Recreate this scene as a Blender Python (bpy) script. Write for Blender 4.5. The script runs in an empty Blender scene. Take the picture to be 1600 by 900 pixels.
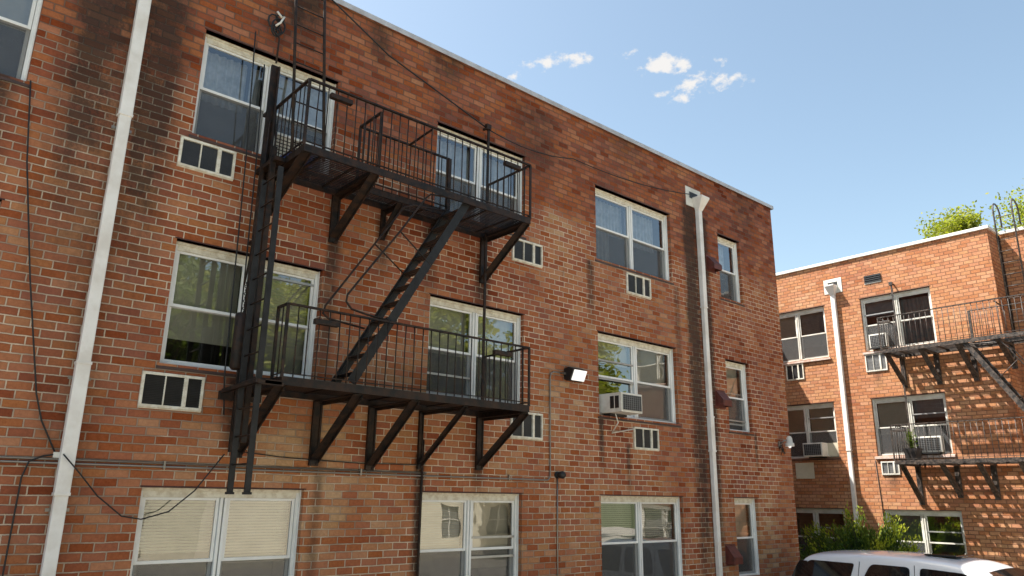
import bpy, math, random
import numpy as np
from mathutils import Vector, Matrix

# ------------------------------------------------------------------ camera, sky, sun, exposure
S = bpy.context.scene
C = S.collection
GZ = -2.60                      # ground level (camera height is z = 0)
cam_d = bpy.data.cameras.new('camera'); cam = bpy.data.objects.new('camera', cam_d); C.objects.link(cam)
cam_d.sensor_width = 36.0; cam_d.lens = 1172.534 / 1600 * 36.0; cam_d.clip_end = 5000; cam_d.clip_start = 0.05
Rw = [[0.75316237, 0.18667667, 0.63079178], [-0.65770865, 0.19491961, 0.72761643], [0.01287533, -0.96289053, 0.26958498]]
M = Matrix([[Rw[i][0], -Rw[i][1], -Rw[i][2]] for i in range(3)]).to_4x4()
M.translation = Vector((0, -8, 0)); cam.matrix_world = M
S.camera = cam
sun_to = Vector((-1.0, 1.16, 2.45)).normalized()
elev = math.asin(sun_to.z); azim = math.atan2(sun_to.x, sun_to.y)
W = bpy.data.worlds.new('World'); S.world = W; W.use_nodes = True
SUN_STRENGTH = 3.3; SKY_STRENGTH = 0.080
sl = bpy.data.lights.new('sun', 'SUN'); sl.energy = SUN_STRENGTH; sl.angle = math.radians(0.5); sl.color = (1.0, 0.95, 0.87)
so = bpy.data.objects.new('sun', sl); C.objects.link(so); so.rotation_euler = sun_to.to_track_quat('Z', 'Y').to_euler()
so.location = (-20, 20, 40)
S.view_settings.view_transform = 'Standard'; S.view_settings.look = 'None'
S.view_settings.exposure = 1.92; S.view_settings.gamma = 1.0; S.view_settings.use_curve_mapping = False
S.render.engine = 'CYCLES'
S.cycles.max_bounces = 8; S.cycles.diffuse_bounces = 4; S.cycles.glossy_bounces = 4
S.cycles.transparent_max_bounces = 24; S.cycles.transmission_bounces = 6
S.cycles.caustics_reflective = False; S.cycles.caustics_refractive = False

def build_world():
    nt = W.node_tree; N = nt.nodes; L = nt.links
    N.clear()
    out = N.new('ShaderNodeOutputWorld'); bg = N.new('ShaderNodeBackground'); L.new(bg.outputs[0], out.inputs[0])
    sky = N.new('ShaderNodeTexSky'); sky.sky_type = 'NISHITA'; sky.sun_disc = False
    sky.sun_elevation = elev; sky.sun_rotation = azim; sky.air_density = 1.0; sky.dust_density = 1.6; sky.ozone_density = 1.0
    sky.altitude = 50
    bg.inputs[1].default_value = SKY_STRENGTH
    tc = N.new('ShaderNodeTexCoord')
    nz = N.new('ShaderNodeTexNoise'); nz.inputs['Scale'].default_value = 52; nz.inputs['Detail'].default_value = 7; nz.inputs['Roughness'].default_value = 0.62
    mp = N.new('ShaderNodeMapping'); mp.inputs['Scale'].default_value = (1, 1, 1.5)
    L.new(tc.outputs['Generated'], mp.inputs[0]); L.new(mp.outputs[0], nz.inputs['Vector'])
    # small cumulus puffs: direction, radius, density
    puffs = [(0.5592,0.6443,0.5218,0.011,.8),(0.5684,0.6266,0.5332,0.015,1.1),(0.583,0.611,0.5357,0.014,1.15),(0.592,0.602,0.5357,0.014,1.1),
             (0.609,0.583,0.5374,0.015,1.1),(0.619,0.572,0.538,0.014,1.0),(0.6526,0.5314,0.5401,0.011,.75),
             (0.677,0.515,0.5235,0.017,1.2),(0.6878,0.5016,0.5275,0.021,1.3),(0.698,0.487,0.525,0.016,1.2),
             (0.7151,0.4851,0.5032,0.019,1.3),(0.722,0.472,0.508,0.015,1.2),(0.733,0.457,0.501,0.016,1.05),(0.742,0.446,0.5035,0.016,1.05),
             (0.7155,0.4999,0.4881,0.013,1.1),(0.6949,0.5217,0.4948,0.013,.8),(0.7248,0.4473,0.524,0.012,.78),(0.75,0.434,0.4985,0.015,.8),
             (0.70,0.505,0.488,0.010,.72)]
    acc = None
    for (x, y, z, r, dn) in puffs:
        v = Vector((x, y, z)).normalized()
        sub = N.new('ShaderNodeVectorMath'); sub.operation = 'SUBTRACT'; sub.inputs[1].default_value = v; L.new(tc.outputs['Generated'], sub.inputs[0])
        sc = N.new('ShaderNodeVectorMath'); sc.operation = 'MULTIPLY'; sc.inputs[1].default_value = (0.8, 0.8, 1.75); L.new(sub.outputs[0], sc.inputs[0])
        ln = N.new('ShaderNodeVectorMath'); ln.operation = 'LENGTH'; L.new(sc.outputs[0], ln.inputs[0])
        mr = N.new('ShaderNodeMapRange'); mr.inputs[1].default_value = 0; mr.inputs[2].default_value = r * 1.7
        mr.inputs[3].default_value = dn; mr.inputs[4].default_value = 0; L.new(ln.outputs[1], mr.inputs[0])
        if acc is None: acc = mr.outputs[0]
        else:
            mx = N.new('ShaderNodeMath'); mx.operation = 'MAXIMUM'; L.new(acc, mx.inputs[0]); L.new(mr.outputs[0], mx.inputs[1]); acc = mx.outputs[0]
    m1 = N.new('ShaderNodeMath'); m1.operation = 'MULTIPLY_ADD'; L.new(nz.outputs[0], m1.inputs[0]); m1.inputs[1].default_value = 2.6; m1.inputs[2].default_value = -1.70
    m2 = N.new('ShaderNodeMath'); m2.operation = 'ADD'; L.new(acc, m2.inputs[0]); L.new(m1.outputs[0], m2.inputs[1])
    mk = N.new('ShaderNodeMapRange'); mk.inputs[1].default_value = 0.12; mk.inputs[2].default_value = 0.75; L.new(m2.outputs[0], mk.inputs[0]); mk.interpolation_type = 'SMOOTHSTEP'
    gt = N.new('ShaderNodeMath'); gt.operation = 'GREATER_THAN'; gt.inputs[1].default_value = 0.001; L.new(acc, gt.inputs[0])
    mm = N.new('ShaderNodeMath'); mm.operation = 'MULTIPLY'; L.new(gt.outputs[0], mm.inputs[0]); L.new(mk.outputs[0], mm.inputs[1])
    mul = N.new('ShaderNodeMix'); mul.data_type = 'RGBA'; L.new(mm.outputs[0], mul.inputs[0])
    tint = N.new('ShaderNodeMix'); tint.data_type = 'RGBA'; tint.blend_type = 'MULTIPLY'; tint.inputs[0].default_value = 1.0
    tint.inputs[7].default_value = (0.99, 0.95, 0.80, 1); L.new(sky.outputs[0], tint.inputs[6]); L.new(tint.outputs[2], mul.inputs[6])
    mul.inputs[7].default_value = (3.05, 3.0, 2.95, 1)
    L.new(mul.outputs[2], bg.inputs[0])
build_world()

# ------------------------------------------------------------------ materials
MATS = {}
def nodes(name):
    m = bpy.data.materials.new(name); m.use_nodes = True
    nt = m.node_tree; N = nt.nodes; L = nt.links; b = N['Principled BSDF']
    MATS[name] = m
    return m, N, L, b
def math_n(N, L, op, a, b=None, c=None, clamp=False):
    n = N.new('ShaderNodeMath'); n.operation = op; n.use_clamp = clamp
    for i, v in enumerate((a, b, c)):
        if v is None: continue
        if isinstance(v, (int, float)): n.inputs[i].default_value = v
        else: L.new(v, n.inputs[i])
    return n.outputs[0]
def maprange(N, L, v, a, b, c=0.0, d=1.0, smooth=True):
    n = N.new('ShaderNodeMapRange'); n.interpolation_type = 'SMOOTHSTEP' if smooth else 'LINEAR'
    L.new(v, n.inputs[0])
    for i, q in zip((1, 2, 3, 4), (a, b, c, d)): n.inputs[i].default_value = q
    return n.outputs[0]
def mixc(N, L, f, a, b, mode='MIX'):
    n = N.new('ShaderNodeMix'); n.data_type = 'RGBA'; n.blend_type = mode
    for i, v in ((0, f), (6, a), (7, b)):
        if isinstance(v, (int, float)): n.inputs[i].default_value = v
        elif isinstance(v, tuple): n.inputs[i].default_value = (*v, 1) if len(v) == 3 else v
        else: L.new(v, n.inputs[i])
    return n.outputs[2]
def noise(N, L, vec, scale, detail=4, rough=0.55, mp=None):
    if mp:
        m = N.new('ShaderNodeMapping'); m.inputs['Scale'].default_value = mp; L.new(vec, m.inputs[0]); vec = m.outputs[0]
    n = N.new('ShaderNodeTexNoise'); n.inputs['Scale'].default_value = scale; n.inputs['Detail'].default_value = detail; n.inputs['Roughness'].default_value = rough
    L.new(vec, n.inputs['Vector']); return n.outputs[0]

def simple(name, col, rough=0.6, metal=0.0, var=0.12, vscale=6.0, col2=None, bump=0.0, bscale=40.0, spec=0.5):
    m, N, L, b = nodes(name)
    tc = N.new('ShaderNodeTexCoord').outputs['Object']
    n1 = noise(N, L, tc, vscale, 6, 0.6)
    f = maprange(N, L, n1, 0.35, 0.68)
    c2 = col2 if col2 else tuple(max(0, c * (1 - var * 2)) for c in col)
    L.new(mixc(N, L, f, col, c2), b.inputs['Base Color'])
    b.inputs['Roughness'].default_value = rough; b.inputs['Metallic'].default_value = metal
    b.inputs['Specular IOR Level'].default_value = spec
    if bump:
        n2 = noise(N, L, tc, bscale, 4, 0.6)
        bp = N.new('ShaderNodeBump'); bp.inputs['Strength'].default_value = bump; bp.inputs['Distance'].default_value = 0.01
        L.new(n2, bp.inputs['Height']); L.new(bp.outputs[0], b.inputs['Normal'])
    return m

BW, BH = 0.207, 0.0825      # brick module
def brick(name, ramp, mortar, streaks=(), upper_dirty=None, warm=None, sootc=(0.028, 0.022, 0.018), seed=0.0, mortar_dirty=(0.12, 0.055, 0.035)):
    m, N, L, b = nodes(name)
    geo = N.new('ShaderNodeNewGeometry'); P = geo.outputs['Position']
    sp = N.new('ShaderNodeSeparateXYZ'); L.new(P, sp.inputs[0]); X, Y, Z = sp.outputs
    wob = noise(N, L, P, 2.2, 2, 0.5); wob2 = noise(N, L, P, 14.0, 3, 0.6)
    v0 = math_n(N, L, 'ADD', Z, 10 + seed)
    v1 = math_n(N, L, 'MULTIPLY_ADD', wob, 0.020, v0); v = math_n(N, L, 'MULTIPLY_ADD', wob2, 0.008, v1)
    u0 = math_n(N, L, 'ADD', X, Y); u1 = math_n(N, L, 'MULTIPLY_ADD', wob2, 0.008, u0); u = math_n(N, L, 'ADD', u1, 40.0)
    vr = math_n(N, L, 'DIVIDE', v, BH); row = math_n(N, L, 'FLOOR', vr); fv = math_n(N, L, 'FRACT', vr)
    par = math_n(N, L, 'MODULO', row, 2.0)
    wn0 = N.new('ShaderNodeTexWhiteNoise'); wn0.noise_dimensions = '1D'; L.new(row, wn0.inputs['W'])
    joff = math_n(N, L, 'MULTIPLY_ADD', wn0.outputs['Value'], 0.16, math_n(N, L, 'MULTIPLY', par, 0.5))
    ur = math_n(N, L, 'ADD', math_n(N, L, 'DIVIDE', u, BW), joff)
    col = math_n(N, L, 'FLOOR', ur); fu = math_n(N, L, 'FRACT', ur)
    cx = N.new('ShaderNodeCombineXYZ'); L.new(col, cx.inputs[0]); L.new(row, cx.inputs[1])
    wn = N.new('ShaderNodeTexWhiteNoise'); wn.noise_dimensions = '3D'; L.new(cx.outputs[0], wn.inputs['Vector'])
    rnd = wn.outputs['Value']
    sc = N.new('ShaderNodeSeparateColor'); L.new(wn.outputs['Color'], sc.inputs[0]); r2 = sc.outputs[1]; r3 = sc.outputs[2]
    du = math_n(N, L, 'MULTIPLY', math_n(N, L, 'MINIMUM', fu, math_n(N, L, 'SUBTRACT', 1.0, fu)), BW)
    dv = math_n(N, L, 'MULTIPLY', math_n(N, L, 'MINIMUM', fv, math_n(N, L, 'SUBTRACT', 1.0, fv)), BH)
    d = math_n(N, L, 'MINIMUM', du, dv)
    fine = noise(N, L, P, 90, 4, 0.7)
    dj = math_n(N, L, 'MULTIPLY_ADD', fine, 0.008, math_n(N, L, 'SUBTRACT', d, 0.004))
    bm = maprange(N, L, dj, 0.0045, 0.0078)         # 1 on brick, 0 in the joint
    cr = N.new('ShaderNodeValToRGB'); cr.color_ramp.interpolation = 'LINEAR'
    el = cr.color_ramp.elements
    while len(el) < len(ramp): el.new(0.5)
    for e, (p, c) in zip(el, ramp): e.position = p; e.color = (*c, 1)
    big = noise(N, L, P, 0.42, 3, 0.55)
    k = math_n(N, L, 'ADD', math_n(N, L, 'MULTIPLY', rnd, 0.56), math_n(N, L, 'MULTIPLY_ADD', big, 1.3, -0.43))
    if warm:     # a band of tanner bricks near the base
        wz = maprange(N, L, Z, warm[0], warm[1], warm[2], 0.0)
        wx = maprange(N, L, math_n(N, L, 'ABSOLUTE', math_n(N, L, 'ADD', X, -5.2)), 1.0, 3.6, 1.0, 0.25)
        k = math_n(N, L, 'ADD', k, math_n(N, L, 'MULTIPLY', wz, wx))
    if upper_dirty is not None:
        k = math_n(N, L, 'ADD', k, maprange(N, L, math_n(N, L, 'MULTIPLY_ADD', wob, 0.8, Z), upper_dirty, upper_dirty + 0.8, 0.0, -0.17))
    L.new(k, cr.inputs[0])
    med = noise(N, L, P, 26, 5, 0.7)
    bc = mixc(N, L, maprange(N, L, med, 0.3, 0.72, 0.0, 0.6, False), cr.outputs[0], mixc(N, L, 1.0, cr.outputs[0], (0.45, 0.38, 0.34), 'MULTIPLY'))
    edge_ = maprange(N, L, math_n(N, L, 'MULTIPLY_ADD', med, 0.035, dj), 0.014, 0.034, 0.62, 1.0)
    sm = noise(N, L, P, 55, 3, 0.75, (1, 1, 1.8)); spot = maprange(N, L, sm, 0.60, 0.72, 1.0, 0.55)
    ec = N.new('ShaderNodeCombineColor'); ef = math_n(N, L, 'MULTIPLY', edge_, spot)
    L.new(ef, ec.inputs[0]); L.new(math_n(N, L, 'POWER', ef, 1.15), ec.inputs[1]); L.new(math_n(N, L, 'POWER', ef, 1.15), ec.inputs[2])
    bc = mixc(N, L, 1.0, bc, ec.outputs[0], 'MULTIPLY')
    br = N.new('ShaderNodeBrightContrast'); L.new(bc, br.inputs[0]); L.new(math_n(N, L, 'MULTIPLY_ADD', r2, 0.05, -0.022), br.inputs[1]); bc = br.outputs[0]
    mort = mixc(N, L, maprange(N, L, noise(N, L, P, 5, 4, 0.6), 0.35, 0.65), mortar, tuple(c * 0.72 for c in mortar))
    dirt = maprange(N, L, noise(N, L, P, 0.8, 4, 0.6, (1, 1, 0.7)), 0.42, 0.62)
    if upper_dirty is not None:
        up = maprange(N, L, math_n(N, L, 'MULTIPLY_ADD', wob, 0.8, Z), upper_dirty, upper_dirty + 0.5)
        dirt = math_n(N, L, 'MAXIMUM', math_n(N, L, 'MULTIPLY', dirt, 0.6), math_n(N, L, 'MULTIPLY', up, 0.9))
    else:
        dirt = math_n(N, L, 'MULTIPLY', dirt, 0.5)
    mort = mixc(N, L, dirt, mort, mortar_dirty)
    base = mixc(N, L, bm, mort, bc)
    # soot / water streaks with their own place on the wall
    tot = None
    nst = noise(N, L, P, 3.0, 5, 0.68, (1.6, 1.6, 0.45)); nst2 = noise(N, L, P, 11.0, 4, 0.7, (1, 1, 0.7))
    nn = math_n(N, L, 'ADD', math_n(N, L, 'MULTIPLY', nst, 1.3), math_n(N, L, 'MULTIPLY', nst2, 0.6))
    for (axis, x0, hw, zt, zb, st) in streaks:
        src = X if axis == 'x' else Y
        dd = math_n(N, L, 'ABSOLUTE', math_n(N, L, 'ADD', math_n(N, L, 'MULTIPLY_ADD', nst, 0.28 * hw ** 0.5, src), -x0 - 0.14 * hw ** 0.5))
        a = maprange(N, L, dd, hw * 0.15, hw, 1, 0)
        t1 = maprange(N, L, Z, zt, zt + 0.12, 1, 0); t2 = maprange(N, L, Z, zb, zb + (zt - zb) * 0.75, 0, 1)
        a = math_n(N, L, 'MULTIPLY', math_n(N, L, 'MULTIPLY', a, t1), math_n(N, L, 'MULTIPLY', t2, st))
        tot = a if tot is None else math_n(N, L, 'MAXIMUM', tot, a)
    gen = maprange(N, L, nst, 0.60, 0.80, 0, 0.5)
    tot = gen if tot is None else math_n(N, L, 'MAXIMUM', math_n(N, L, 'MULTIPLY', tot, maprange(N, L, nn, 0.60, 1.05, 0.42, 1.0)), gen)
    grain = maprange(N, L, math_n(N, L, 'MULTIPLY_ADD', r3, 0.45, noise(N, L, P, 34, 4, 0.75)), 0.42, 0.92, 0.68, 1.3)
    tot = math_n(N, L, 'MULTIPLY', math_n(N, L, 'MULTIPLY', tot, grain), math_n(N, L, 'MULTIPLY_ADD', bm, 0.22, 0.76), clamp=True)
    base = mixc(N, L, tot, base, mixc(N, L, 0.16, sootc, base))
    # pale lime bloom
    lime = maprange(N, L, noise(N, L, P, 1.7, 6, 0.7), 0.66, 0.8, 0, 0.35)
    base = mixc(N, L, lime, base, (0.42, 0.33, 0.26))
    L.new(base, b.inputs['Base Color'])
    b.inputs['Roughness'].default_value = 0.9; b.inputs['Specular IOR Level'].default_value = 0.25
    h = math_n(N, L, 'ADD', math_n(N, L, 'MULTIPLY', bm, 1.0), math_n(N, L, 'MULTIPLY', fine, 0.3))
    h = math_n(N, L, 'ADD', h, math_n(N, L, 'MULTIPLY', r3, 0.35))
    bp = N.new('ShaderNodeBump'); bp.inputs['Strength'].default_value = 0.85; bp.inputs['Distance'].default_value = 0.008
    L.new(h, bp.inputs['Height']); L.new(bp.outputs[0], b.inputs['Normal'])
    return m

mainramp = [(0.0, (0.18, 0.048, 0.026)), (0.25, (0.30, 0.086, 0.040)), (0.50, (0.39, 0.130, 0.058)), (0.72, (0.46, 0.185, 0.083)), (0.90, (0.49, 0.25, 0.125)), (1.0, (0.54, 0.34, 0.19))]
mst = [('x', 1.22, 0.46, 6.3, 0.7, 1.2), ('x', 1.80, 0.42, 6.3, 0.4, 1.3), ('x', 1.5, 0.5, 6.3, -2.7, .62),
       ('x', 11.40, 0.30, 5.5, -4.2, 1.6), ('x', 11.84, 0.22, 5.3, -4.2, 1.4), ('x', 0.30, 0.42, 3.82, 1.9, 1.4),
       ('x', 5.46, 0.12, 0.45, -2.6, 1.25), ('x', 4.08, 0.10, 0.45, -2.5, .6), ('x', 4.05, 0.16, 3.0, 2.2, .9), ('x', 4.03, 0.14, 2.6, 1.0, .85),
       ('x', 5.45, 0.2, 3.5, 2.2, .9), ('x', 4.72, 0.16, 3.4, 2.5, .85), ('x', 6.38, 0.2, 3.2, 2.2, .9), ('x', 6.38, 0.14, .55, -0.1, .8),
       ('x', 3.35, 0.5, 6.4, 5.15, 1.15), ('x', 3.1, 0.26, 1.15, 0.3, 1.1), ('x', 8.82, 0.09, 1.2, 0.2, 1.1), ('x', 9.45, 0.08, .8, -0.1, .8), ('x', 8.62, 0.14, 3.7, 2.4, .8),
       ('x', 10.9, 0.12, 3.7, 0.5, .6), ('x', 13.2, 0.08, 1.2, .4, .9), ('x', 4.5, 0.3, 6.2, 5.4, .7), ('x', 7.4, 0.7, 6.0, 4.4, .55), ('x', 5.6, 0.5, 6.3, 5.6, .75), ('x', 9.6, 0.8, 6.3, 5.5, .5), ('x', 13.4, 0.6, 6.3, 4.8, .45)]
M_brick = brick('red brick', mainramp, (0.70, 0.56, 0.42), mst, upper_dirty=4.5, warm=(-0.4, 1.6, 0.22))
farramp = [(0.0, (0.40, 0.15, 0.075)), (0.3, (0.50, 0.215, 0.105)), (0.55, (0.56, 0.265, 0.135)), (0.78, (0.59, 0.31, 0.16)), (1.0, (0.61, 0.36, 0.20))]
M_brick2 = brick('orange brick', farramp, (0.27, 0.145, 0.085), [('y', -0.05, 0.16, 3.1, 2.6, .5), ('y', -0.1, 0.18, 0.62, 0.2, .6)], seed=0.03, sootc=(0.05, 0.035, 0.025), mortar_dirty=(0.16, 0.075, 0.045))  # mortar darkened to stand for shaded joints in raking sun

M_white = simple('aged white paint', (0.74, 0.72, 0.66), 0.55, var=0.1, vscale=5, col2=(0.58, 0.55, 0.48), bump=0.15)
M_cream = simple('flaking cream paint', (0.78, 0.75, 0.65), 0.7, vscale=14, col2=(0.60, 0.54, 0.43), bump=0.6, bscale=60)
M_vinyl = simple('white window frame', (0.86, 0.86, 0.84), 0.4, var=0.06, vscale=3)
M_alu = simple('grey aluminium frame', (0.42, 0.42, 0.41), 0.42, metal=0.5, var=0.1)
M_iron = simple('black iron paint', (0.010, 0.009, 0.009), 0.5, var=0.0, spec=0.25, vscale=12, col2=(0.040, 0.021, 0.013), bump=0.35, bscale=70)
M_iron2 = simple('rusty sunlit iron paint', (0.012, 0.011, 0.011), 0.45, var=0.0, vscale=17, col2=(0.10, 0.075, 0.06), bump=0.4, bscale=70)  # second colour paints patchy sun highlights and rust over black iron
M_iron3 = simple('grey iron paint', (0.020, 0.020, 0.021), 0.5, vscale=10, spec=0.3, col2=(0.011, 0.010, 0.010), bump=0.3, bscale=70)
M_galv = simple('galvanised metal', (0.27, 0.25, 0.23), 0.42, metal=0.7, vscale=12, col2=(0.28, 0.24, 0.2))
M_dsp = simple('white downspout metal', (0.82, 0.80, 0.77), 0.5, vscale=3.2, col2=(0.68, 0.64, 0.59), bump=0.05)
M_dark = simple('dark plastic', (0.012, 0.012, 0.013), 0.5, var=0.1)
M_cable = simple('black cable', (0.012, 0.011, 0.011), 0.6)
M_steel = simple('rusty lintel steel', (0.085, 0.026, 0.02), 0.7, vscale=10, col2=(0.04, 0.018, 0.014))
M_sill = simple('dark brown sill', (0.075, 0.038, 0.03), 0.6, vscale=10, col2=(0.05, 0.03, 0.025), bump=0.3)
M_pinksill = simple('painted brick sill', (0.62, 0.52, 0.46), 0.6, vscale=10, col2=(0.5, 0.32, 0.25))
M_hood = simple('brown painted hood', (0.14, 0.035, 0.025), 0.55, vscale=10, col2=(0.08, 0.025, 0.02))
M_coping = simple('roof edge metal', (0.50, 0.51, 0.55), 0.45, vscale=4, col2=(0.38, 0.37, 0.38))
M_coping2 = simple('white roof edge metal', (0.76, 0.74, 0.70), 0.5, vscale=4, col2=(0.66, 0.62, 0.56))
M_roof = simple('grey roof felt', (0.12, 0.12, 0.12), 0.9, bump=0.3)
M_blind = simple('white blind slats', (0.66, 0.65, 0.56), 0.6, var=0.08, vscale=2)
M_shade = simple('beige roller shade', (0.62, 0.56, 0.45), 0.8, var=0.05)
M_curt = simple('white net curtain', (0.68, 0.69, 0.72), 0.8, var=0.14, vscale=8)
M_greycurt = simple('grey curtain', (0.26, 0.25, 0.25), 0.85, var=0.1)
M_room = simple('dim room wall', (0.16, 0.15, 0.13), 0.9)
M_blue = simple('blue plastic', (0.02, 0.06, 0.25), 0.4)
M_pot = simple('dark clay', (0.05, 0.045, 0.045), 0.5)
M_grille = simple('dark louvre metal', (0.055, 0.055, 0.058), 0.45, metal=0.3)
M_acgrille = simple('unit grille grey', (0.22, 0.22, 0.22), 0.55)
M_beige = simple('cream panel', (0.60, 0.55, 0.42), 0.6, var=0.05)
M_stucco = simple('cream stucco', (0.72, 0.66, 0.52), 0.85, var=0.05, vscale=1.5, bump=0.2)
M_bark = simple('tree bark', (0.10, 0.075, 0.055), 0.9, var=0.2, bump=0.6, bscale=20)
M_paint = simple('white car paint', (0.78, 0.79, 0.82), 0.22, var=0.01, spec=0.6)
M_paint.node_tree.nodes['Principled BSDF'].inputs['Coat Weight'].default_value = 0.6
M_carglass = simple('dark tinted glass', (0.006, 0.007, 0.008), 0.04, spec=0.7, var=0)
M_houseglass = simple('curtained house window', (0.16, 0.16, 0.15), 0.3)
M_rubber = simple('black rubber', (0.015, 0.015, 0.015), 0.8)
M_rim = simple('silver rim', (0.5, 0.5, 0.52), 0.3, metal=0.9, var=0.03)
M_redlamp = simple('red lamp lens', (0.35, 0.01, 0.01), 0.15, var=0.02)
M_clearlamp = simple('clear lamp lens', (0.7, 0.7, 0.7), 0.1, var=0.02)
M_lens = simple('frosted lamp lens', (0.8, 0.8, 0.78), 0.35, var=0.01)
bl = M_lens.node_tree.nodes['Principled BSDF']; bl.inputs['Emission Color'].default_value = (1, 0.97, 0.92, 1); bl.inputs['Emission Strength'].default_value = 0.2
M_concrete = simple('pale concrete', (0.36, 0.34, 0.31), 0.9, var=0.1, vscale=1.2, bump=0.2)

def leafmat(name, c1, c2, trans=0.45):
    m, N, L, b = nodes(name)
    g = N.new('ShaderNodeTexCoord').outputs['Object']
    n = noise(N, L, g, 1.6, 3); n2 = noise(N, L, g, 30, 2)
    f = maprange(N, L, math_n(N, L, 'ADD', math_n(N, L, 'MULTIPLY', n, .6), math_n(N, L, 'MULTIPLY', n2, .4)), 0.38, 0.62)
    cc = mixc(N, L, f, c1, c2)
    L.new(cc, b.inputs['Base Color']); b.inputs['Roughness'].default_value = 0.55; b.inputs['Specular IOR Level'].default_value = 0.3
    tr = N.new('ShaderNodeBsdfTranslucent'); L.new(mixc(N, L, 1.0, cc, (1.5, 1.7, 0.6), 'MULTIPLY'), tr.inputs[0])
    mx = N.new('ShaderNodeMixShader'); mx.inputs[0].default_value = trans
    L.new(b.outputs[0], mx.inputs[1]); L.new(tr.outputs[0], mx.inputs[2])
    L.new(mx.outputs[0], N['Material Output'].inputs[0])
    return m
M_leaf = leafmat('yellow green leaves', (0.17, 0.19, 0.025), (0.30, 0.29, 0.05))
M_leaf2 = leafmat('green leaves', (0.07, 0.11, 0.02), (0.15, 0.18, 0.035))
M_juniper = leafmat('juniper needles', (0.035, 0.075, 0.014), (0.12, 0.17, 0.025), 0.3)

M_lit_tip = leafmat('sunlit juniper tips', (0.26, 0.33, 0.03), (0.40, 0.42, 0.05), 0.4)  # yellow stands in for sunlight on the spray ends
def glassmat(name, boost, wave):
    m, N, L, b = nodes(name)
    N.remove(b)
    tr = N.new('ShaderNodeBsdfTransparent'); tr.inputs[0].default_value = (0.86, 0.88, 0.87, 1)
    gl = N.new('ShaderNodeBsdfGlossy'); gl.inputs['Roughness'].default_value = 0.004; gl.inputs[0].default_value = (0.95, 0.96, 0.97, 1)
    fr = N.new('ShaderNodeFresnel'); fr.inputs[0].default_value = 1.52
    f = math_n(N, L, 'MULTIPLY_ADD', fr.outputs[0], 2.0, boost, clamp=True)
    P = N.new('ShaderNodeNewGeometry').outputs['Position']
    n = noise(N, L, P, 2.3, 1, 0.4)
    bp = N.new('ShaderNodeBump'); bp.inputs['Strength'].default_value = wave; bp.inputs['Distance'].default_value = 0.02
    L.new(n, bp.inputs['Height']); L.new(bp.outputs[0], gl.inputs['Normal'])
    mx = N.new('ShaderNodeMixShader'); L.new(f, mx.inputs[0]); L.new(tr.outputs[0], mx.inputs[1]); L.new(gl.outputs[0], mx.inputs[2])
    L.new(mx.outputs[0], N['Material Output'].inputs[0])
    return m
M_glass = glassmat('window glass', 0.11, 0.10)
def screenmat():
    m, N, L, b = nodes('insect screen mesh')
    b.inputs['Base Color'].default_value = (0.10, 0.10, 0.10, 1); b.inputs['Roughness'].default_value = 0.7
    tr = N.new('ShaderNodeBsdfTransparent'); mx = N.new('ShaderNodeMixShader'); mx.inputs[0].default_value = 0.5
    L.new(tr.outputs[0], mx.inputs[1]); L.new(b.outputs[0], mx.inputs[2]); L.new(mx.outputs[0], N['Material Output'].inputs[0])
    return m
M_screen = screenmat()
def asphaltmat():
    m, N, L, b = nodes('worn asphalt')
    P = N.new('ShaderNodeNewGeometry').outputs['Position']
    a = noise(N, L, P, 0.5, 5, 0.6); f = noise(N, L, P, 120, 3, 0.7)
    c = mixc(N, L, maprange(N, L, a, 0.35, 0.65), (0.075, 0.073, 0.07), (0.12, 0.115, 0.108))
    c = mixc(N, L, maprange(N, L, f, 0.55, 0.75, 0, 0.5), c, (0.22, 0.21, 0.2)); L.new(c, b.inputs['Base Color'])
    b.inputs['Roughness'].default_value = 0.92
    bp = N.new('ShaderNodeBump'); bp.inputs['Strength'].default_value = 0.5; bp.inputs['Distance'].default_value = 0.01
    L.new(f, bp.inputs['Height']); L.new(bp.outputs[0], b.inputs['Normal'])
    return m
M_asph = asphaltmat()
M_lot = simple('bounce light concrete', (0.40, 0.36, 0.30), 0.9, var=0.08, vscale=0.8, bump=0.2)  # unseen lot, made pale to bounce sunlight onto the shaded wall
M_grass = simple('short grass', (0.06, 0.085, 0.025), 0.95, vscale=3, col2=(0.10, 0.10, 0.04), bump=0.8, bscale=60)

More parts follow.
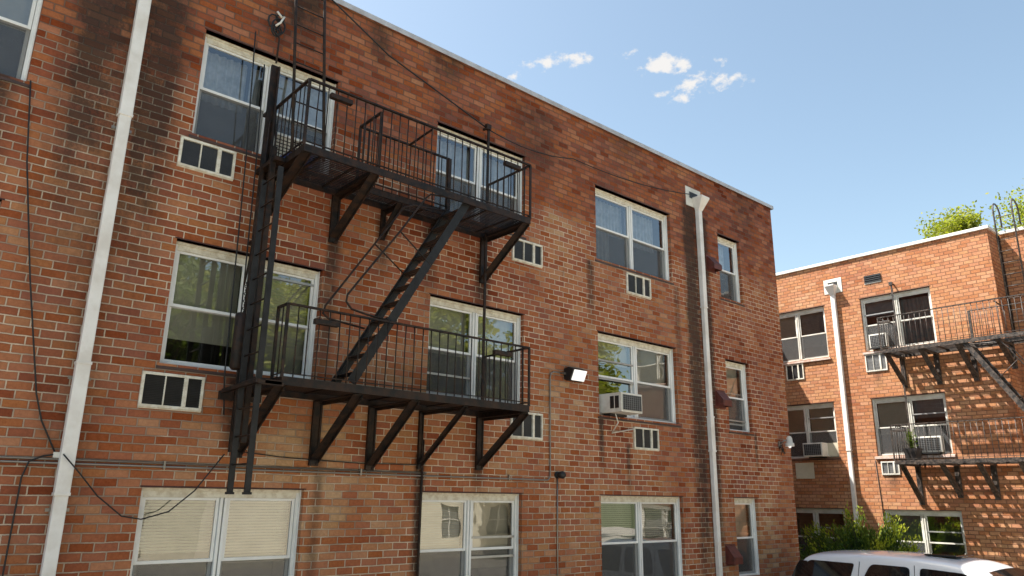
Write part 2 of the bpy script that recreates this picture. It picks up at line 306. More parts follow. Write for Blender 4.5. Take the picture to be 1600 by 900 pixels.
# ------------------------------------------------------------------ mesh helpers
class MB:
    def __init__(s): s.v = []; s.f = []; s.m = []
    def quad(s, a, b, c, d, mi=0):
        n = len(s.v); s.v += [a, b, c, d]; s.f.append((n, n + 1, n + 2, n + 3)); s.m.append(mi); return s
    def box(s, x0, x1, y0, y1, z0, z1, mi=0):
        n = len(s.v)
        s.v += [(x0, y0, z0), (x1, y0, z0), (x1, y1, z0), (x0, y1, z0), (x0, y0, z1), (x1, y0, z1), (x1, y1, z1), (x0, y1, z1)]
        for f in ((0, 3, 2, 1), (4, 5, 6, 7), (0, 1, 5, 4), (1, 2, 6, 5), (2, 3, 7, 6), (3, 0, 4, 7)):
            s.f.append(tuple(n + i for i in f)); s.m.append(mi)
        return s
    def bar(s, p, q, w, h, up=(0, 0, 1), mi=0):
        p = Vector(p); q = Vector(q); d = (q - p).normalized(); up = Vector(up)
        if abs(d.dot(up)) > 0.98: up = Vector((0, 1, 0))
        a = d.cross(up).normalized(); c = a.cross(d).normalized(); n = len(s.v)
        for o in (p, q):
            for (i, j) in ((-1, -1), (1, -1), (1, 1), (-1, 1)):
                s.v.append(tuple(o + a * (i * w / 2) + c * (j * h / 2)))
        for f in ((3, 2, 1, 0), (4, 5, 6, 7), (0, 1, 5, 4), (1, 2, 6, 5), (2, 3, 7, 6), (3, 0, 4, 7)):
            s.f.append(tuple(n + i for i in f)); s.m.append(mi)
        return s
    def tube(s, pts, r, k=8, mi=0, cap=True):
        pts = [Vector(p) for p in pts]; rs = r if isinstance(r, (list, tuple)) else [r] * len(pts)
        n0 = len(s.v); prev = None
        for i, p in enumerate(pts):
            d = (pts[min(i + 1, len(pts) - 1)] - pts[max(i - 1, 0)]).normalized()
            if prev is None:
                a = d.cross(Vector((0, 0, 1)) if abs(d.z) < 0.9 else Vector((1, 0, 0))).normalized()
            else:
                a = (prev - d * prev.dot(d)).normalized()
            prev = a; c = d.cross(a)
            for j in range(k):
                t = 2 * math.pi * j / k
                s.v.append(tuple(p + (a * math.cos(t) + c * math.sin(t)) * rs[i]))
        for i in range(len(pts) - 1):
            for j in range(k):
                a0 = n0 + i * k + j; a1 = n0 + i * k + (j + 1) % k
                s.f.append((a0, a1, a1 + k, a0 + k)); s.m.append(mi)
        if cap:
            s.f.append(tuple(n0 + j for j in reversed(range(k)))); s.m.append(mi)
            e = n0 + (len(pts) - 1) * k; s.f.append(tuple(e + j for j in range(k))); s.m.append(mi)
        return s
    def prism(s, poly, axis, a0, a1, mi=0):
        """poly in the two other axes, extruded along axis"""
        n = len(s.v); k = len(poly)
        for a in (a0, a1):
            for (p, q) in poly:
                s.v.append({'x': (a, p, q), 'y': (p, a, q), 'z': (p, q, a)}[axis])
        s.f.append(tuple(n + i for i in range(k))); s.m.append(mi)
        s.f.append(tuple(n + k + i for i in reversed(range(k)))); s.m.append(mi)
        for i in range(k):
            j = (i + 1) % k; s.f.append((n + i, n + k + i, n + k + j, n + j)); s.m.append(mi)
        return s
    def build(s, name, mat, parent=None, smooth=False, bevel=0.0, loc=None, rot=None, fixn=True, **tags):
        me = bpy.data.meshes.new(name); me.from_pydata(s.v, [], s.f)
        ms = mat if isinstance(mat, (list, tuple)) else [mat]
        for m in ms: me.materials.append(m)
        if len(ms) > 1: me.polygons.foreach_set('material_index', s.m)
        if fixn:
            import bmesh
            bm = bmesh.new(); bm.from_mesh(me); bmesh.ops.recalc_face_normals(bm, faces=bm.faces); bm.to_mesh(me); bm.free()
        if smooth: me.polygons.foreach_set('use_smooth', [True] * len(me.polygons))
        me.update()
        o = bpy.data.objects.new(name, me); C.objects.link(o)
        if parent: o.parent = parent
        if loc: o.location = loc
        if rot is not None: o.rotation_euler = (0, 0, rot)
        if bevel:
            b = o.modifiers.new('bevel', 'BEVEL'); b.width = bevel; b.segments = 2; b.limit_method = 'ANGLE'
        for k, v in tags.items(): o[k] = v
        return o
def empty(name, loc, label=None, cat=None, group=None, rot=0):
    o = bpy.data.objects.new(name, None); C.objects.link(o); o.location = loc; o.rotation_euler = (0, 0, rot); o.empty_display_size = 0.2
    if label: tag(o, label, cat, group)
    return o
def tag(o, label, cat, group=None):
    o['label'] = label; o['category'] = cat
    if group: o['group'] = group
    return o
def structure(o): o['kind'] = 'structure'; return o
def relink(o, parent):      # keep world coordinates for a mesh made in world space under an empty with an offset
    o.parent = parent; o.matrix_parent_inverse = (Matrix.Translation(parent.location) @ Matrix.Rotation(parent.rotation_euler.z, 4, 'Z')).inverted()
    return o
def arc(c, r, a0, a1, n, ax, ay):
    c = Vector(c); ax = Vector(ax); ay = Vector(ay)
    return [tuple(c + ax * (r * math.cos(a0 + (a1 - a0) * i / n)) + ay * (r * math.sin(a0 + (a1 - a0) * i / n))) for i in range(n + 1)]

# ------------------------------------------------------------------ ground
g = MB(); g.quad((-900, -900, GZ - 0.05), (900, -900, GZ - 0.05), (900, 900, GZ - 0.05), (-900, 900, GZ - 0.05)); structure(g.build('ground', M_grass))
g = MB(); g.quad((-40, -60, GZ), (60, -60, GZ), (60, -1.0, GZ), (-40, -1.0, GZ)); g.quad((14.9, -1.0, GZ), (17.2, -1.0, GZ), (17.2, 0.4, GZ), (14.9, 0.4, GZ)); structure(g.build('parking_lot', M_lot))
g = MB(); g.box(-14, 14.9, -1.12, -1.0, GZ - 0.05, GZ + 0.12); structure(g.build('kerb', M_concrete, bevel=0.015))

# ------------------------------------------------------------------ walls with openings
def wall_mesh(u0, u1, z0, z1, holes, depth, to):
    """grid of wall face in (u, z) with holes, reveals going inwards by depth; to(u, n, z) -> xyz, n = inwards"""
    us = sorted(set([u0, u1] + [h[0] for h in holes] + [h[1] for h in holes])); zs = sorted(set([z0, z1] + [h[2] for h in holes] + [h[3] for h in holes]))
    m = MB()
    for i in range(len(us) - 1):
        for j in range(len(zs) - 1):
            uc = (us[i] + us[i + 1]) / 2; zc = (zs[j] + zs[j + 1]) / 2
            if any(h[0] < uc < h[1] and h[2] < zc < h[3] for h in holes): continue
            m.quad(to(us[i], 0, zs[j]), to(us[i + 1], 0, zs[j]), to(us[i + 1], 0, zs[j + 1]), to(us[i], 0, zs[j + 1]))
    for (a, b, c, d) in [h[:4] for h in holes]:
        m.quad(to(a, 0, c), to(a, depth, c), to(a, depth, d), to(a, 0, d)); m.quad(to(b, 0, c), to(b, 0, d), to(b, depth, d), to(b, depth, c))
        m.quad(to(a, 0, d), to(a, depth, d), to(b, depth, d), to(b, 0, d)); m.quad(to(a, 0, c), to(b, 0, c), to(b, depth, c), to(a, depth, c))
    return m

def slats(m, x0, x1, y, z0, z1, pitch=0.03, tilt=0.012):
    n = int((z1 - z0) / pitch)
    for i in range(n):
        z = z1 - pitch * (i + .5)
        m.quad((x0, y - 0.007, z + tilt), (x1, y - 0.007, z + tilt), (x1, y + 0.007, z - tilt), (x0, y + 0.007, z - tilt))
    return m
def drape(m, x0, x1, y, z0, z1, amp=0.018, wl=0.09, seed=0):
    rn = random.Random(seed); n = max(8, int((x1 - x0) / 0.012)); ph = rn.random() * 6
    xs = [x0 + (x1 - x0) * i / n for i in range(n + 1)]
    yy = [y + amp * math.sin(x / wl * 6.28 + ph + 0.9 * math.sin(x * 9 + ph)) for x in xs]
    for i in range(n): m.quad((xs[i], yy[i], z0), (xs[i + 1], yy[i + 1], z0), (xs[i + 1], yy[i + 1], z1), (xs[i], yy[i], z1))
    return m

def make_window(parent, loc, rot, w, h, units, sill='dark', inset=0.092, frame_mat=None, lintel=True, headm=None):
    """window in an opening w x h, origin bottom-left on the wall face, x along the wall, y inwards.
    units: list of dicts per double-hung unit"""
    fm = frame_mat or M_vinyl
    y0 = inset
    nm = len(units); fw = 0.045; mul = 0.075 if nm > 1 else 0.0
    head = 0.095
    F = MB()
    F.box(0.002, fw, y0, y0 + 0.10, 0.0, h - 0.002); F.box(w - fw, w - 0.002, y0, y0 + 0.10, 0.0, h - 0.002)
    F.box(fw, w - fw, y0 + 0.003, y0 + 0.10, h - head, h - 0.002, 1); F.box(fw, w - fw, y0 + 0.003, y0 + 0.10, 0.0, 0.035)
    F.box(0.002, 0.016, y0 - 0.012, y0, 0, h - 0.002); F.box(w - 0.016, w - 0.002, y0 - 0.03, y0, 0, h - 0.002)
    F.box(0.016, w - 0.016, y0 - 0.015, y0 + 0.003, h - 0.035, h - 0.004, 1)
    uw = (w - 2 * fw - mul * (nm - 1)) / nm
    for i in range(1, nm):
        x = fw + uw * i + mul * (i - 1)
        F.box(x, x + 0.03, y0 - 0.004, y0 + 0.10, 0.035, h - head); F.box(x + 0.03, x + mul - 0.03, y0 + 0.02, y0 + 0.10, 0.035, h - head, 2); F.box(x + mul - 0.03, x + mul, y0 - 0.004, y0 + 0.10, 0.035, h - head)
    win = F.build('window', [fm, headm or M_cream, M_alu], parent, loc=loc, rot=rot, bevel=0.003)
    if sill == 'dark':
        s = MB(); s.prism([(-0.012, -0.06), (y0 + 0.10, -0.05), (y0 + 0.10, -0.002), (y0 - 0.01, -0.002), (-0.012, -0.03)], 'x', -0.03, w + 0.03)
        s.build('sill', M_sill, win)
    elif sill == 'pink':
        s = MB(); s.prism([(-0.05, -0.075), (y0, -0.075), (y0, -0.002), (-0.05, -0.025)], 'x', -0.05, w + 0.05)
        s.build('sill', M_pinksill, win)
    if lintel:
        s = MB(); s.box(-0.02, w + 0.02, -0.006, y0 - 0.016, h, h + 0.012); s.build('lintel', M_steel, win)
    for k, U in enumerate(units):
        x = fw + k * (uw + mul); xa, xb = x + 0.004, x + uw - 0.004; zm = 0.035 + (h - head - 0.035) * U.get('rail', 0.5)
        bot = 0.036; top = h - head - 0.001; sf = 0.032
        ys = y0 + 0.018; yl = y0 + 0.052
        # storm track
        up = MB()
        for (a, b, c, d, yy) in ((xa, xb, zm - 0.012, top, ys),):
            up.box(a, a + sf, yy, yy + 0.028, c, d); up.box(b - sf, b, yy, yy + 0.028, c, d); up.box(a + sf, b - sf, yy, yy + 0.028, c, c + sf); up.box(a + sf, b - sf, yy, yy + 0.028, d - sf * .8, d)
        up.build('sash', fm, win, bevel=0.002)
        MB().quad((xa + sf, ys + 0.014, zm + sf - 0.012), (xb - sf, ys + 0.014, zm + sf - 0.012), (xb - sf, ys + 0.014, top - sf * .8), (xa + sf, ys + 0.014, top - sf * .8)).build('pane', M_glass, win, fixn=False)
        lo = MB(); lift = U.get('lift', 0.0); c, d = bot + lift, zm + 0.012 + min(lift, 0.5)
        lo.box(xa, xa + sf, yl, yl + 0.028, c, d); lo.box(xb - sf, xb, yl, yl + 0.028, c, d); lo.box(xa + sf, xb - sf, yl, yl + 0.028, c, c + sf); lo.box(xa + sf, xb - sf, yl, yl + 0.028, d - sf * .8, d)
        lo.build('sash', fm, win, bevel=0.002)
        MB().quad((xa + sf, yl + 0.014, c + sf), (xb - sf, yl + 0.014, c + sf), (xb - sf, yl + 0.014, d - sf * .8), (xa + sf, yl + 0.014, d - sf * .8)).build('pane', M_glass, win, fixn=False)
        for zb in U.get('bars', ()):   # storm sash cross rails
            zz = 0.035 + (h - head - 0.035) * zb
            b_ = MB().box(xa, xb, ys - 0.012, ys - 0.001 , zz - 0.014, zz + 0.014); b_.build('storm_rail', M_alu, win)
        if U.get('screen', True):
            q = MB(); q.quad((xa, ys + 0.006, bot), (xb, ys + 0.006, bot), (xb, ys + 0.006, zm - 0.014), (xa, ys + 0.006, zm - 0.014)); q.build('screen', M_screen, win)
        yb = y0 + 0.135
        bl_ = U.get('blind')      # fraction of height covered from the top
        if bl_:
            q = MB(); slats(q, xa + 0.01, xb - 0.01, yb, top - (top - bot) * bl_, top, U.get('pitch', 0.03), U.get('tilt', 0.0155)); q.build('blind', M_blind, win)
        if U.get('shade'):
            q = MB(); q.box(xa + 0.01, xb - 0.01, yb, yb + 0.004, top - (top - bot) * U['shade'], top); q.build('roller_shade', U.get('shademat', M_shade), win)
        for (f0, f1, g0, g1, mt) in U.get('drapes', ()):
            q = MB(); drape(q, xa + (xb - xa) * f0, xa + (xb - xa) * f1, yb + 0.05, bot + (top - bot) * g0, bot + (top - bot) * g1, seed=k + int(w * 100)); q.build('curtain', mt, win)
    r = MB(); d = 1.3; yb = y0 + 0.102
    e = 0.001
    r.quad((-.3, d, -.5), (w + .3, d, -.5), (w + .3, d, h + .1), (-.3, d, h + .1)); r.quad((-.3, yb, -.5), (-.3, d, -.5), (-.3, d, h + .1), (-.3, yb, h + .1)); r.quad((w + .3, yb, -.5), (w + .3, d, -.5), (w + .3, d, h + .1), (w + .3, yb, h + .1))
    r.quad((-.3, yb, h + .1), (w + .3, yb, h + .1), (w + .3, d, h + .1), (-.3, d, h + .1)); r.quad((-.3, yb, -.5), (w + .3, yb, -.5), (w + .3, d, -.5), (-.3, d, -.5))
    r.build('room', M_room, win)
    return win

# ------------------------------------------------------------------ main apartment building
XE = 14.48; ROOFZ = 6.28
main = empty('apartment_building', (XE / 2, 0, GZ), 'large shaded red brick apartment building filling the left, three rows of white windows', 'building')
rows = [(3.83, 5.14), (1.27, 2.60), (-1.30, 0.06)]
cols = {'A': (-1.05, 0.675), 'B': (2.24, 3.93), 'C': (5.50, 7.17), 'D': (8.77, 10.80), 'E': (12.34, 13.11)}
D = dict
cfg = {
 ('A', 0): [D(drapes=[(0, 1, 0, 1, M_curt)]), D(shade=.5)], ('A', 1): [D(blind=1.), D(blind=1.)], ('A', 2): [D(), D()],
 ('B', 0): [D(drapes=[(0.8, 1, 0, 1, M_curt), (0, .75, .45, 1, M_curt)], screen=True), D(bars=(.3,), shade=.55, shademat=M_curt)],
 ('B', 1): [D(blind=.80, screen=False), D(shade=.5, blind=1., bars=(.93,), screen=False)],
 ('B', 2): [D(blind=.45, bars=(.22,), tilt=.011), D(blind=.55, tilt=.012)],
 ('C', 0): [D(drapes=[(0, 1, 0.0, 1, M_curt)]), D(drapes=[(0, 1, .4, 1, M_curt)])],
 ('C', 1): [D(blind=.55, bars=(.22,)), D(blind=.52)],
 ('C', 2): [D(blind=.5, shade=.5), D(bars=(.62, .42), shade=.7)],
 ('D', 0): [D(drapes=[(0, 1, .5, 1, M_curt), (0, .62, 0, .5, M_curt)]), D(drapes=[(0, .85, .45, 1, M_curt)])],
 ('D', 1): [D(bars=(.72, .47), screen=False, shade=.3), D(shade=.98, screen=True)],
 ('D', 2): [D(blind=.5, tilt=.012), D(blind=.5, tilt=.012)],
 ('E', 0): [D(drapes=[(0, .8, .4, 1, M_curt)])], ('E', 1): [D(lift=.09, shade=.45, bars=(.14,))], ('E', 2): [D(blind=.52)],
}
holes = [(c[0], c[1], r[0], r[1]) for c in cols.values() for r in rows]
holes += [(-5.2, -3.5, r[0], r[1]) for r in rows]
wm = wall_mesh(-9.0, XE, GZ - 0.05, ROOFZ, holes, 0.19, lambda u, n, z: (u, n, z))
wm.quad((XE, 0, GZ - .05), (XE, 11, GZ - .05), (XE, 11, ROOFZ), (XE, 0, ROOFZ)); wm.quad((-9, 0, GZ - .05), (-9, 11, GZ - .05), (-9, 11, ROOFZ), (-9, 0, ROOFZ)); wm.quad((-9, 11, GZ - .05), (XE, 11, GZ - .05), (XE, 11, ROOFZ), (-9, 11, ROOFZ))
relink(wm.build('wall', M_brick, fixn=False), main)
relink(MB().quad((-8.98, .02, ROOFZ - .25), (XE - .02, .02, ROOFZ - .25), (XE - .02, 10.98, ROOFZ - .25), (-8.98, 10.98, ROOFZ - .25)).build('roof', M_roof), main)
cp = MB(); cp.box(-9.05, XE + .045, -.045, .28, ROOFZ, ROOFZ + .028); cp.box(-9.05, XE + .045, -.05, -.04, ROOFZ - .045, ROOFZ + .03)
cp.box(XE - .28, XE + .045, .28, 11, ROOFZ, ROOFZ + .028); cp.box(XE + .04, XE + .05, -.05, 11, ROOFZ - .045, ROOFZ + .03)
relink(cp.build('roof_edge', M_coping), main)
for (cn, rn), U in cfg.items():
    c = cols[cn]; r = rows[rn]
    wnd = make_window(None, (c[0], 0, r[0]), 0, c[1] - c[0], r[1] - r[0], U)
    relink(wnd, main)
for r in rows: relink(make_window(None, (-5.2, 0, r[0]), 0, 1.7, r[1] - r[0], [D(blind=.5), D(blind=.5)]), main)

# ------------------------------------------------------------------ wall ventilation sleeves (air conditioner sleeves)
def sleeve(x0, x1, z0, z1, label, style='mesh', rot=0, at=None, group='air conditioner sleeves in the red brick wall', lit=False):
    w = x1 - x0; h = z1 - z0
    loc = (x0, 0, z0) if at is None else at
    t = empty('wall_vent', loc, label, 'wall vent', group, rot)
    f = MB(); b = 0.028
    f.box(0, w, -0.03, 0.02, 0, b); f.box(0, w, -0.03, 0.02, h - b, h); f.box(0, b, -0.03, 0.02, b, h - b); f.box(w - b, w, -0.03, 0.02, b, h - b)
    f.box(w * .665, w * .665 + .04, -0.032, 0.0, b, h - b); f.box(w * .36, w * .36 + .013, -0.028, 0.0, b, h - b)
    f.box(0.0, w, -0.018, 0.021, -0.012, 0.0)
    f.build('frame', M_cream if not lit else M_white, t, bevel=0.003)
    MB().box(b, w - b, -0.004, 0.0, b, h - b).build('backing', M_grille if not lit else M_acgrille, t)  # lit vents get paler backing and grille, sunlight put into the colour
    g_ = MB()
    for (a, c) in ((b, w * .36), (w * .36 + .013, w * .665), (w * .665 + .04, w - b)):
        if style == 'slat': slats(g_, a, c, -0.015, b, h - b, 0.017, 0.005)
        else:
            n = int((c - a) / 0.02)
            for i in range(n): g_.box(a + (i + .4) * 0.02, a + (i + .4) * 0.02 + .003, -0.014, -0.011, b, h - b)
            for i in range(4): g_.box(a, c, -0.0155, -0.0141, b + (h - 2 * b) * (i + 1) / 5 - .001, b + (h - 2 * b) * (i + 1) / 5 + .001)
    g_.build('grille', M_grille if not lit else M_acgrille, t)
    return t
sleeve(2.13, 2.74, 3.41, 3.75, 'white framed wall vent of three dark panels below the top left window')
sleeve(2.09, 2.70, 0.82, 1.17, 'white framed wall vent with fine horizontal louvres left of the black drop ladder', 'slat')
sleeve(6.92, 7.53, 3.40, 3.75, 'white framed wall vent by the right end of the upper fire escape landing')
sleeve(6.93, 7.54, 0.81, 1.18, 'white framed wall vent half hidden by the right bracket of the lower landing')
sleeve(9.50, 10.14, 3.38, 3.74, 'small wall vent under the top floor window with lace curtains')
sleeve(9.57, 10.20, 0.79, 1.14, 'small wall vent directly below the window air conditioner')

# ------------------------------------------------------------------ downspouts
def downspout(x, wd, dp, top, joints, label, head=None, at=None, rot=0, plate=0.0, bottom=GZ + 0.1):
    t = empty('downspout', at or (x, 0, GZ), label, 'downspout', None, rot)
    m = MB(); zs = [bottom] + joints + [top]
    for i in range(len(zs) - 1):
        s = 0.0 if i % 2 == 0 else 0.006
        m.box(-wd / 2 - s, wd / 2 + s, -dp - 0.02 - s, -0.02 + s, zs[i] - GZ, zs[i + 1] - GZ - 0.0)
    m.build('pipe', M_dsp, t, bevel=0.008)
    for zj in joints:
        MB().box(-wd / 2 - 0.011, wd / 2 + 0.011, -dp - 0.031, -0.008, zj - GZ - 0.012, zj - GZ + 0.016).build('joint_band', M_dsp, t, bevel=0.003)
    for i, zj in enumerate(joints):
        MB().box(-wd / 2 - 0.04, wd / 2 + 0.04, -0.012, -0.001, zj - GZ - 0.15, zj - GZ - 0.12).build('strap', M_galv, t)
    if head:
        z0 = top - GZ; hw, hh = head
        p = MB(); n = 8
        # back plate with dark scupper opening
        px = plate
        p.box(px - .24, px + .24, -0.012, -0.001, z0 + .03, z0 + .42)
        p.build('back_plate', M_white, t)
        MB().box(px - .13, px + .13, -0.016, -0.0125, z0 + .20, z0 + .33).build('scupper', M_dark, t)
        q = MB(); a = hw / 2; dq = hw * 0.95; b0 = wd / 2 + 0.01
        zt = z0 + hh; zm = z0 + hh - .03; zb = z0 - 0.04
        rings = [[(-a, -0.013), (a, -0.013), (a, -dq), (-a, -dq)], [(-a, -0.013), (a, -0.013), (a, -dq), (-a, -dq)], [(-b0, -0.02), (b0, -0.02), (b0, -dp - 0.03), (-b0, -dp - 0.03)]]
        zz = [zt, zm, zb]; base = len(q.v)
        for r_, z in zip(rings, zz): q.v += [(u, v, z) for (u, v) in r_]
        for i in range(2):
            for j in range(4):
                k = (j + 1) % 4; q.f.append((i * 4 + j, i * 4 + k, i * 4 + 4 + k, i * 4 + 4 + j)); q.m.append(0)
        q.f.append((8, 9, 10, 11)); q.m.append(0)
        # inner floor just under the rim
        q.quad((-a + .004, -0.02, zm + .01), (a - .004, -0.02, zm + .01), (a - .004, -dq + .004, zm + .01), (-a + .004, -dq + .004, zm + .01))
        q.build('leader_head', M_dsp, t)
    return t
downspout(1.55, 0.112, 0.08, 6.2, [-0.02, 1.17, 3.76], 'wide pale downspout running the full height at the left of the picture')
downspout(11.66, 0.10, 0.075, 5.46, [0.85, 1.45, 3.49], 'white downspout with a funnel head right of the lace curtained window', head=(0.25, 0.22), plate=-.08)

# ------------------------------------------------------------------ vent hoods, lamps, conduit, cables on the main wall
def hood(x0, x1, z0, z1, label):
    t = empty('vent_hood', ((x0 + x1) / 2, 0, z0), label, 'vent hood', 'brown vent hoods beside the narrow windows'); w = x1 - x0; h = z1 - z0
    m = MB(); m.prism([(-0.001, h + .04), (-0.02, h + .04), (-0.16, h * .45), (-0.16, 0.0), (-0.145, 0.0), (-0.145, h * .40), (-0.001, h * .8)], 'x', -w / 2, w / 2)
    m.prism([(-0.001, h + .04), (-0.16, h * .45), (-0.16, 0), (-0.001, 0.0)], 'x', -w / 2 - .004, -w / 2)
    m.prism([(-0.001, h + .04), (-0.16, h * .45), (-0.16, 0), (-0.001, 0.0)], 'x', w / 2, w / 2 + .004)
    m.build('cover', M_hood, t, bevel=0.004)
    MB().box(-w / 2 - .03, w / 2 + .03, -0.006, -0.001, -0.03, h + .07).build('flange', M_hood, t)
hood(11.93, 12.18, 4.30, 4.53, 'brown vent hood at the top floor, beside the downspout')
hood(11.95, 12.22, 1.68, 1.92, 'brown vent hood at the middle floor, beside the downspout')
hood(11.98, 12.24, -1.06, -0.80, 'brown vent hood at the ground floor, just above the bottom edge')

t = empty('floodlight', (8.15, 0, 1.72), 'black rectangular floodlight with a glowing white lens on the brick wall', 'floodlight')
MB().prism([(-0.001, 0.02), (-0.001, 0.18), (-0.10, 0.20), (-0.20, 0.155), (-0.13, 0.0), (-0.06, -0.01)], 'x', -0.155, 0.155).build('housing', M_dark, t, bevel=0.006)
q = MB(); q.prism([(-0.205, 0.150), (-0.215, 0.146), (-0.143, -0.006), (-0.133, 0.0)], 'x', -0.135, 0.135); q.build('lens', M_lens, t, bevel=0.004)
MB().tube([(-0.155, -0.03, 0.1), (-0.2, -0.03, 0.1)], 0.02, 8).build('cable_gland', M_galv, t)

cd = MB()
for z, o in ((0.252, 0.0), (0.287, 0.0)):
    x_end = 7.69 if z < 0.26 else 5.6
    pts = [(-9, -0.02, z), (x_end - 0.06, -0.02, z)]
    if z < 0.26:
        pts += [(7.66, -0.02, 0.265), (7.69, -0.02, 0.31), (7.69, -0.02, 1.0), (7.69, -0.02, 1.72), (7.705, -0.02, 1.79), (7.76, -0.025, 1.82), (7.94, -0.03, 1.82)]
    cd.tube(pts, 0.011, 8)
o = cd.build('conduit', M_galv, smooth=True); tag(o, 'thin pair of metal conduits running along the wall and up to the floodlight', 'conduit')
t = o
for x in (-0.5, 2.4, 4.6, 6.9):
    MB().box(x, x + .02, -0.036, -0.001, 0.232, 0.308).build('clip', M_galv, o)
o = MB().tube([(5.47, -0.03, 0.69), (5.47, -0.03, -0.1), (5.47, -0.03, GZ)], 0.016, 8).build('standpipe', M_iron, smooth=True); tag(o, 'dark thin vertical pipe just left of the second ground floor window', 'pipe')

t = empty('camera_dome', (7.84, 0, 0.33), 'small black round wall fixture right of the metal conduit end', 'wall fixture')
MB().tube([(0, 0, 0), (0, -0.03, 0.0)], 0.05, 14).build('mounting_plate', M_dark, t, smooth=True)
MB().tube([(0, -0.02, 0.0), (0.0, -0.07, 0.0), (0.01, -0.12, 0.0), (0.01, -0.15, -0.005)], [0.035, 0.05, 0.055, 0.03], 14).build('housing', M_dark, t, smooth=True)
MB().tube([(0, -0.012, -0.05), (0, -0.012, -0.8), (0.0, -0.012, GZ - .33 + .1)], 0.011, 8).build('conduit', M_galv, t, smooth=True)

t = empty('corner_lamp', (14.05, 0, 1.0), 'small bell shaped security lamp with tangled wires at the corner of the building', 'lamp')
MB().box(-.05, .05, -.03, -.001, .05, .16).build('junction_box', M_galv, t, bevel=.006)
MB().tube([(0, -.03, .12), (.03, -.10, .17), (.09, -.16, .18)], 0.015, 8).build('arm', M_galv, t, smooth=True)
MB().tube([(.10, -.17, .26), (.10, -.17, .22), (.10, -.17, .13), (.10, -.17, .125), (.10, -.17, .06)], [0.03, 0.055, 0.062, 0.085, 0.088], 16, cap=False).build('shade', M_white, t, smooth=True)
MB().tube([(.10, -.17, .2), (.10, -.17, .1), (.10, -.17, .03)], [0.02, 0.045, 0.02], 12).build('bulb', M_lens, t, smooth=True)
rn = random.Random(4); w_ = MB()
for k in range(3):
    pts = [(-.03, -.02, .08)]
    for i in range(7): pts.append((-.10 + rn.random() * .16, -.03 - rn.random() * .08, .10 - rn.random() * .22))
    w_.tube(pts, 0.006, 5)
w_.build('wires', M_cable, t, smooth=True)

def cable(pts, r, label, sag=0.0, n=1, name='cable', mat=None):
    out = []
    P_ = [Vector(p) for p in pts]
    for i in range(len(P_) - 1):
        k = 14 if sag else 3
        for j in range(k):
            f = j / k; p = P_[i].lerp(P_[i + 1], f); p.z -= sag * 4 * f * (1 - f) if sag else 0
            out.append(tuple(p))
    out.append(tuple(P_[-1]))
    o = MB().tube(out, r, 6).build(name, mat or M_cable, smooth=True); tag(o, label, 'cable'); return o
cable([(0.70, -0.02, 3.84), (0.80, -0.05, 3.0), (1.0, -0.06, 1.9), (1.22, -0.05, 0.85), (1.30, -0.03, 0.62), (1.46, -0.02, 0.33)], 0.008, 'thin black cable hanging from the top left window sill to a wall clip')
cable([(1.46, -0.02, 0.33), (1.36, -0.03, 0.31), (1.26, -0.03, 0.26), (1.225, -0.03, 0.12), (1.22, -0.03, -0.6), (1.21, -0.03, -2.6)], 0.008, 'black cable dropping down the wall at the lower left corner')
o = cable([(1.50, -0.13, 0.33), (1.66, -0.14, 0.16), (1.84, -0.09, -0.03), (2.08, -0.05, -0.21), (2.26, -0.04, -0.24), (2.5, -0.05, -0.17), (2.72, -0.06, 0.03), (2.97, -0.08, 0.40)], 0.007, 'black cable drooping across the first ground floor window top')
MB().box(1.44, 1.49, -0.03, -0.001, 0.30, 0.35).build('wall_clip', M_white, o)
cable([(3.10, -0.03, 0.44), (3.6, -0.02, 0.40), (4.0, -0.03, 0.385), (4.6, -0.02, 0.37), (5.46, -0.03, 0.385)], 0.006, 'thin dark cable behind the lower landing brackets')
cable([(3.55, -0.18, 6.19), (4.6, -0.06, 5.80), (6.36, -0.10, 5.28)], 0.011, 'heavy dark cable slung under the roof edge from the roof ladder')
cable([(6.36, -0.10, 5.28), (8.2, -0.05, 5.42), (11.5, -0.06, 5.72)], 0.008, 'lighter dark cable sagging between the iron rod and the downspout head', sag=0.10)
cable([(2.78, -0.05, 5.33), (2.84, -0.06, 3.7), (2.88, -0.07, 1.2), (2.92, -0.07, 0.8)], 0.008, 'left of two thin vertical cables beside the tall iron guide pole')
cable([(2.93, -0.05, 4.95), (2.96, -0.06, 3.7), (2.98, -0.07, 1.9)], 0.008, 'right of two thin vertical cables, nearest the tall iron guide pole')

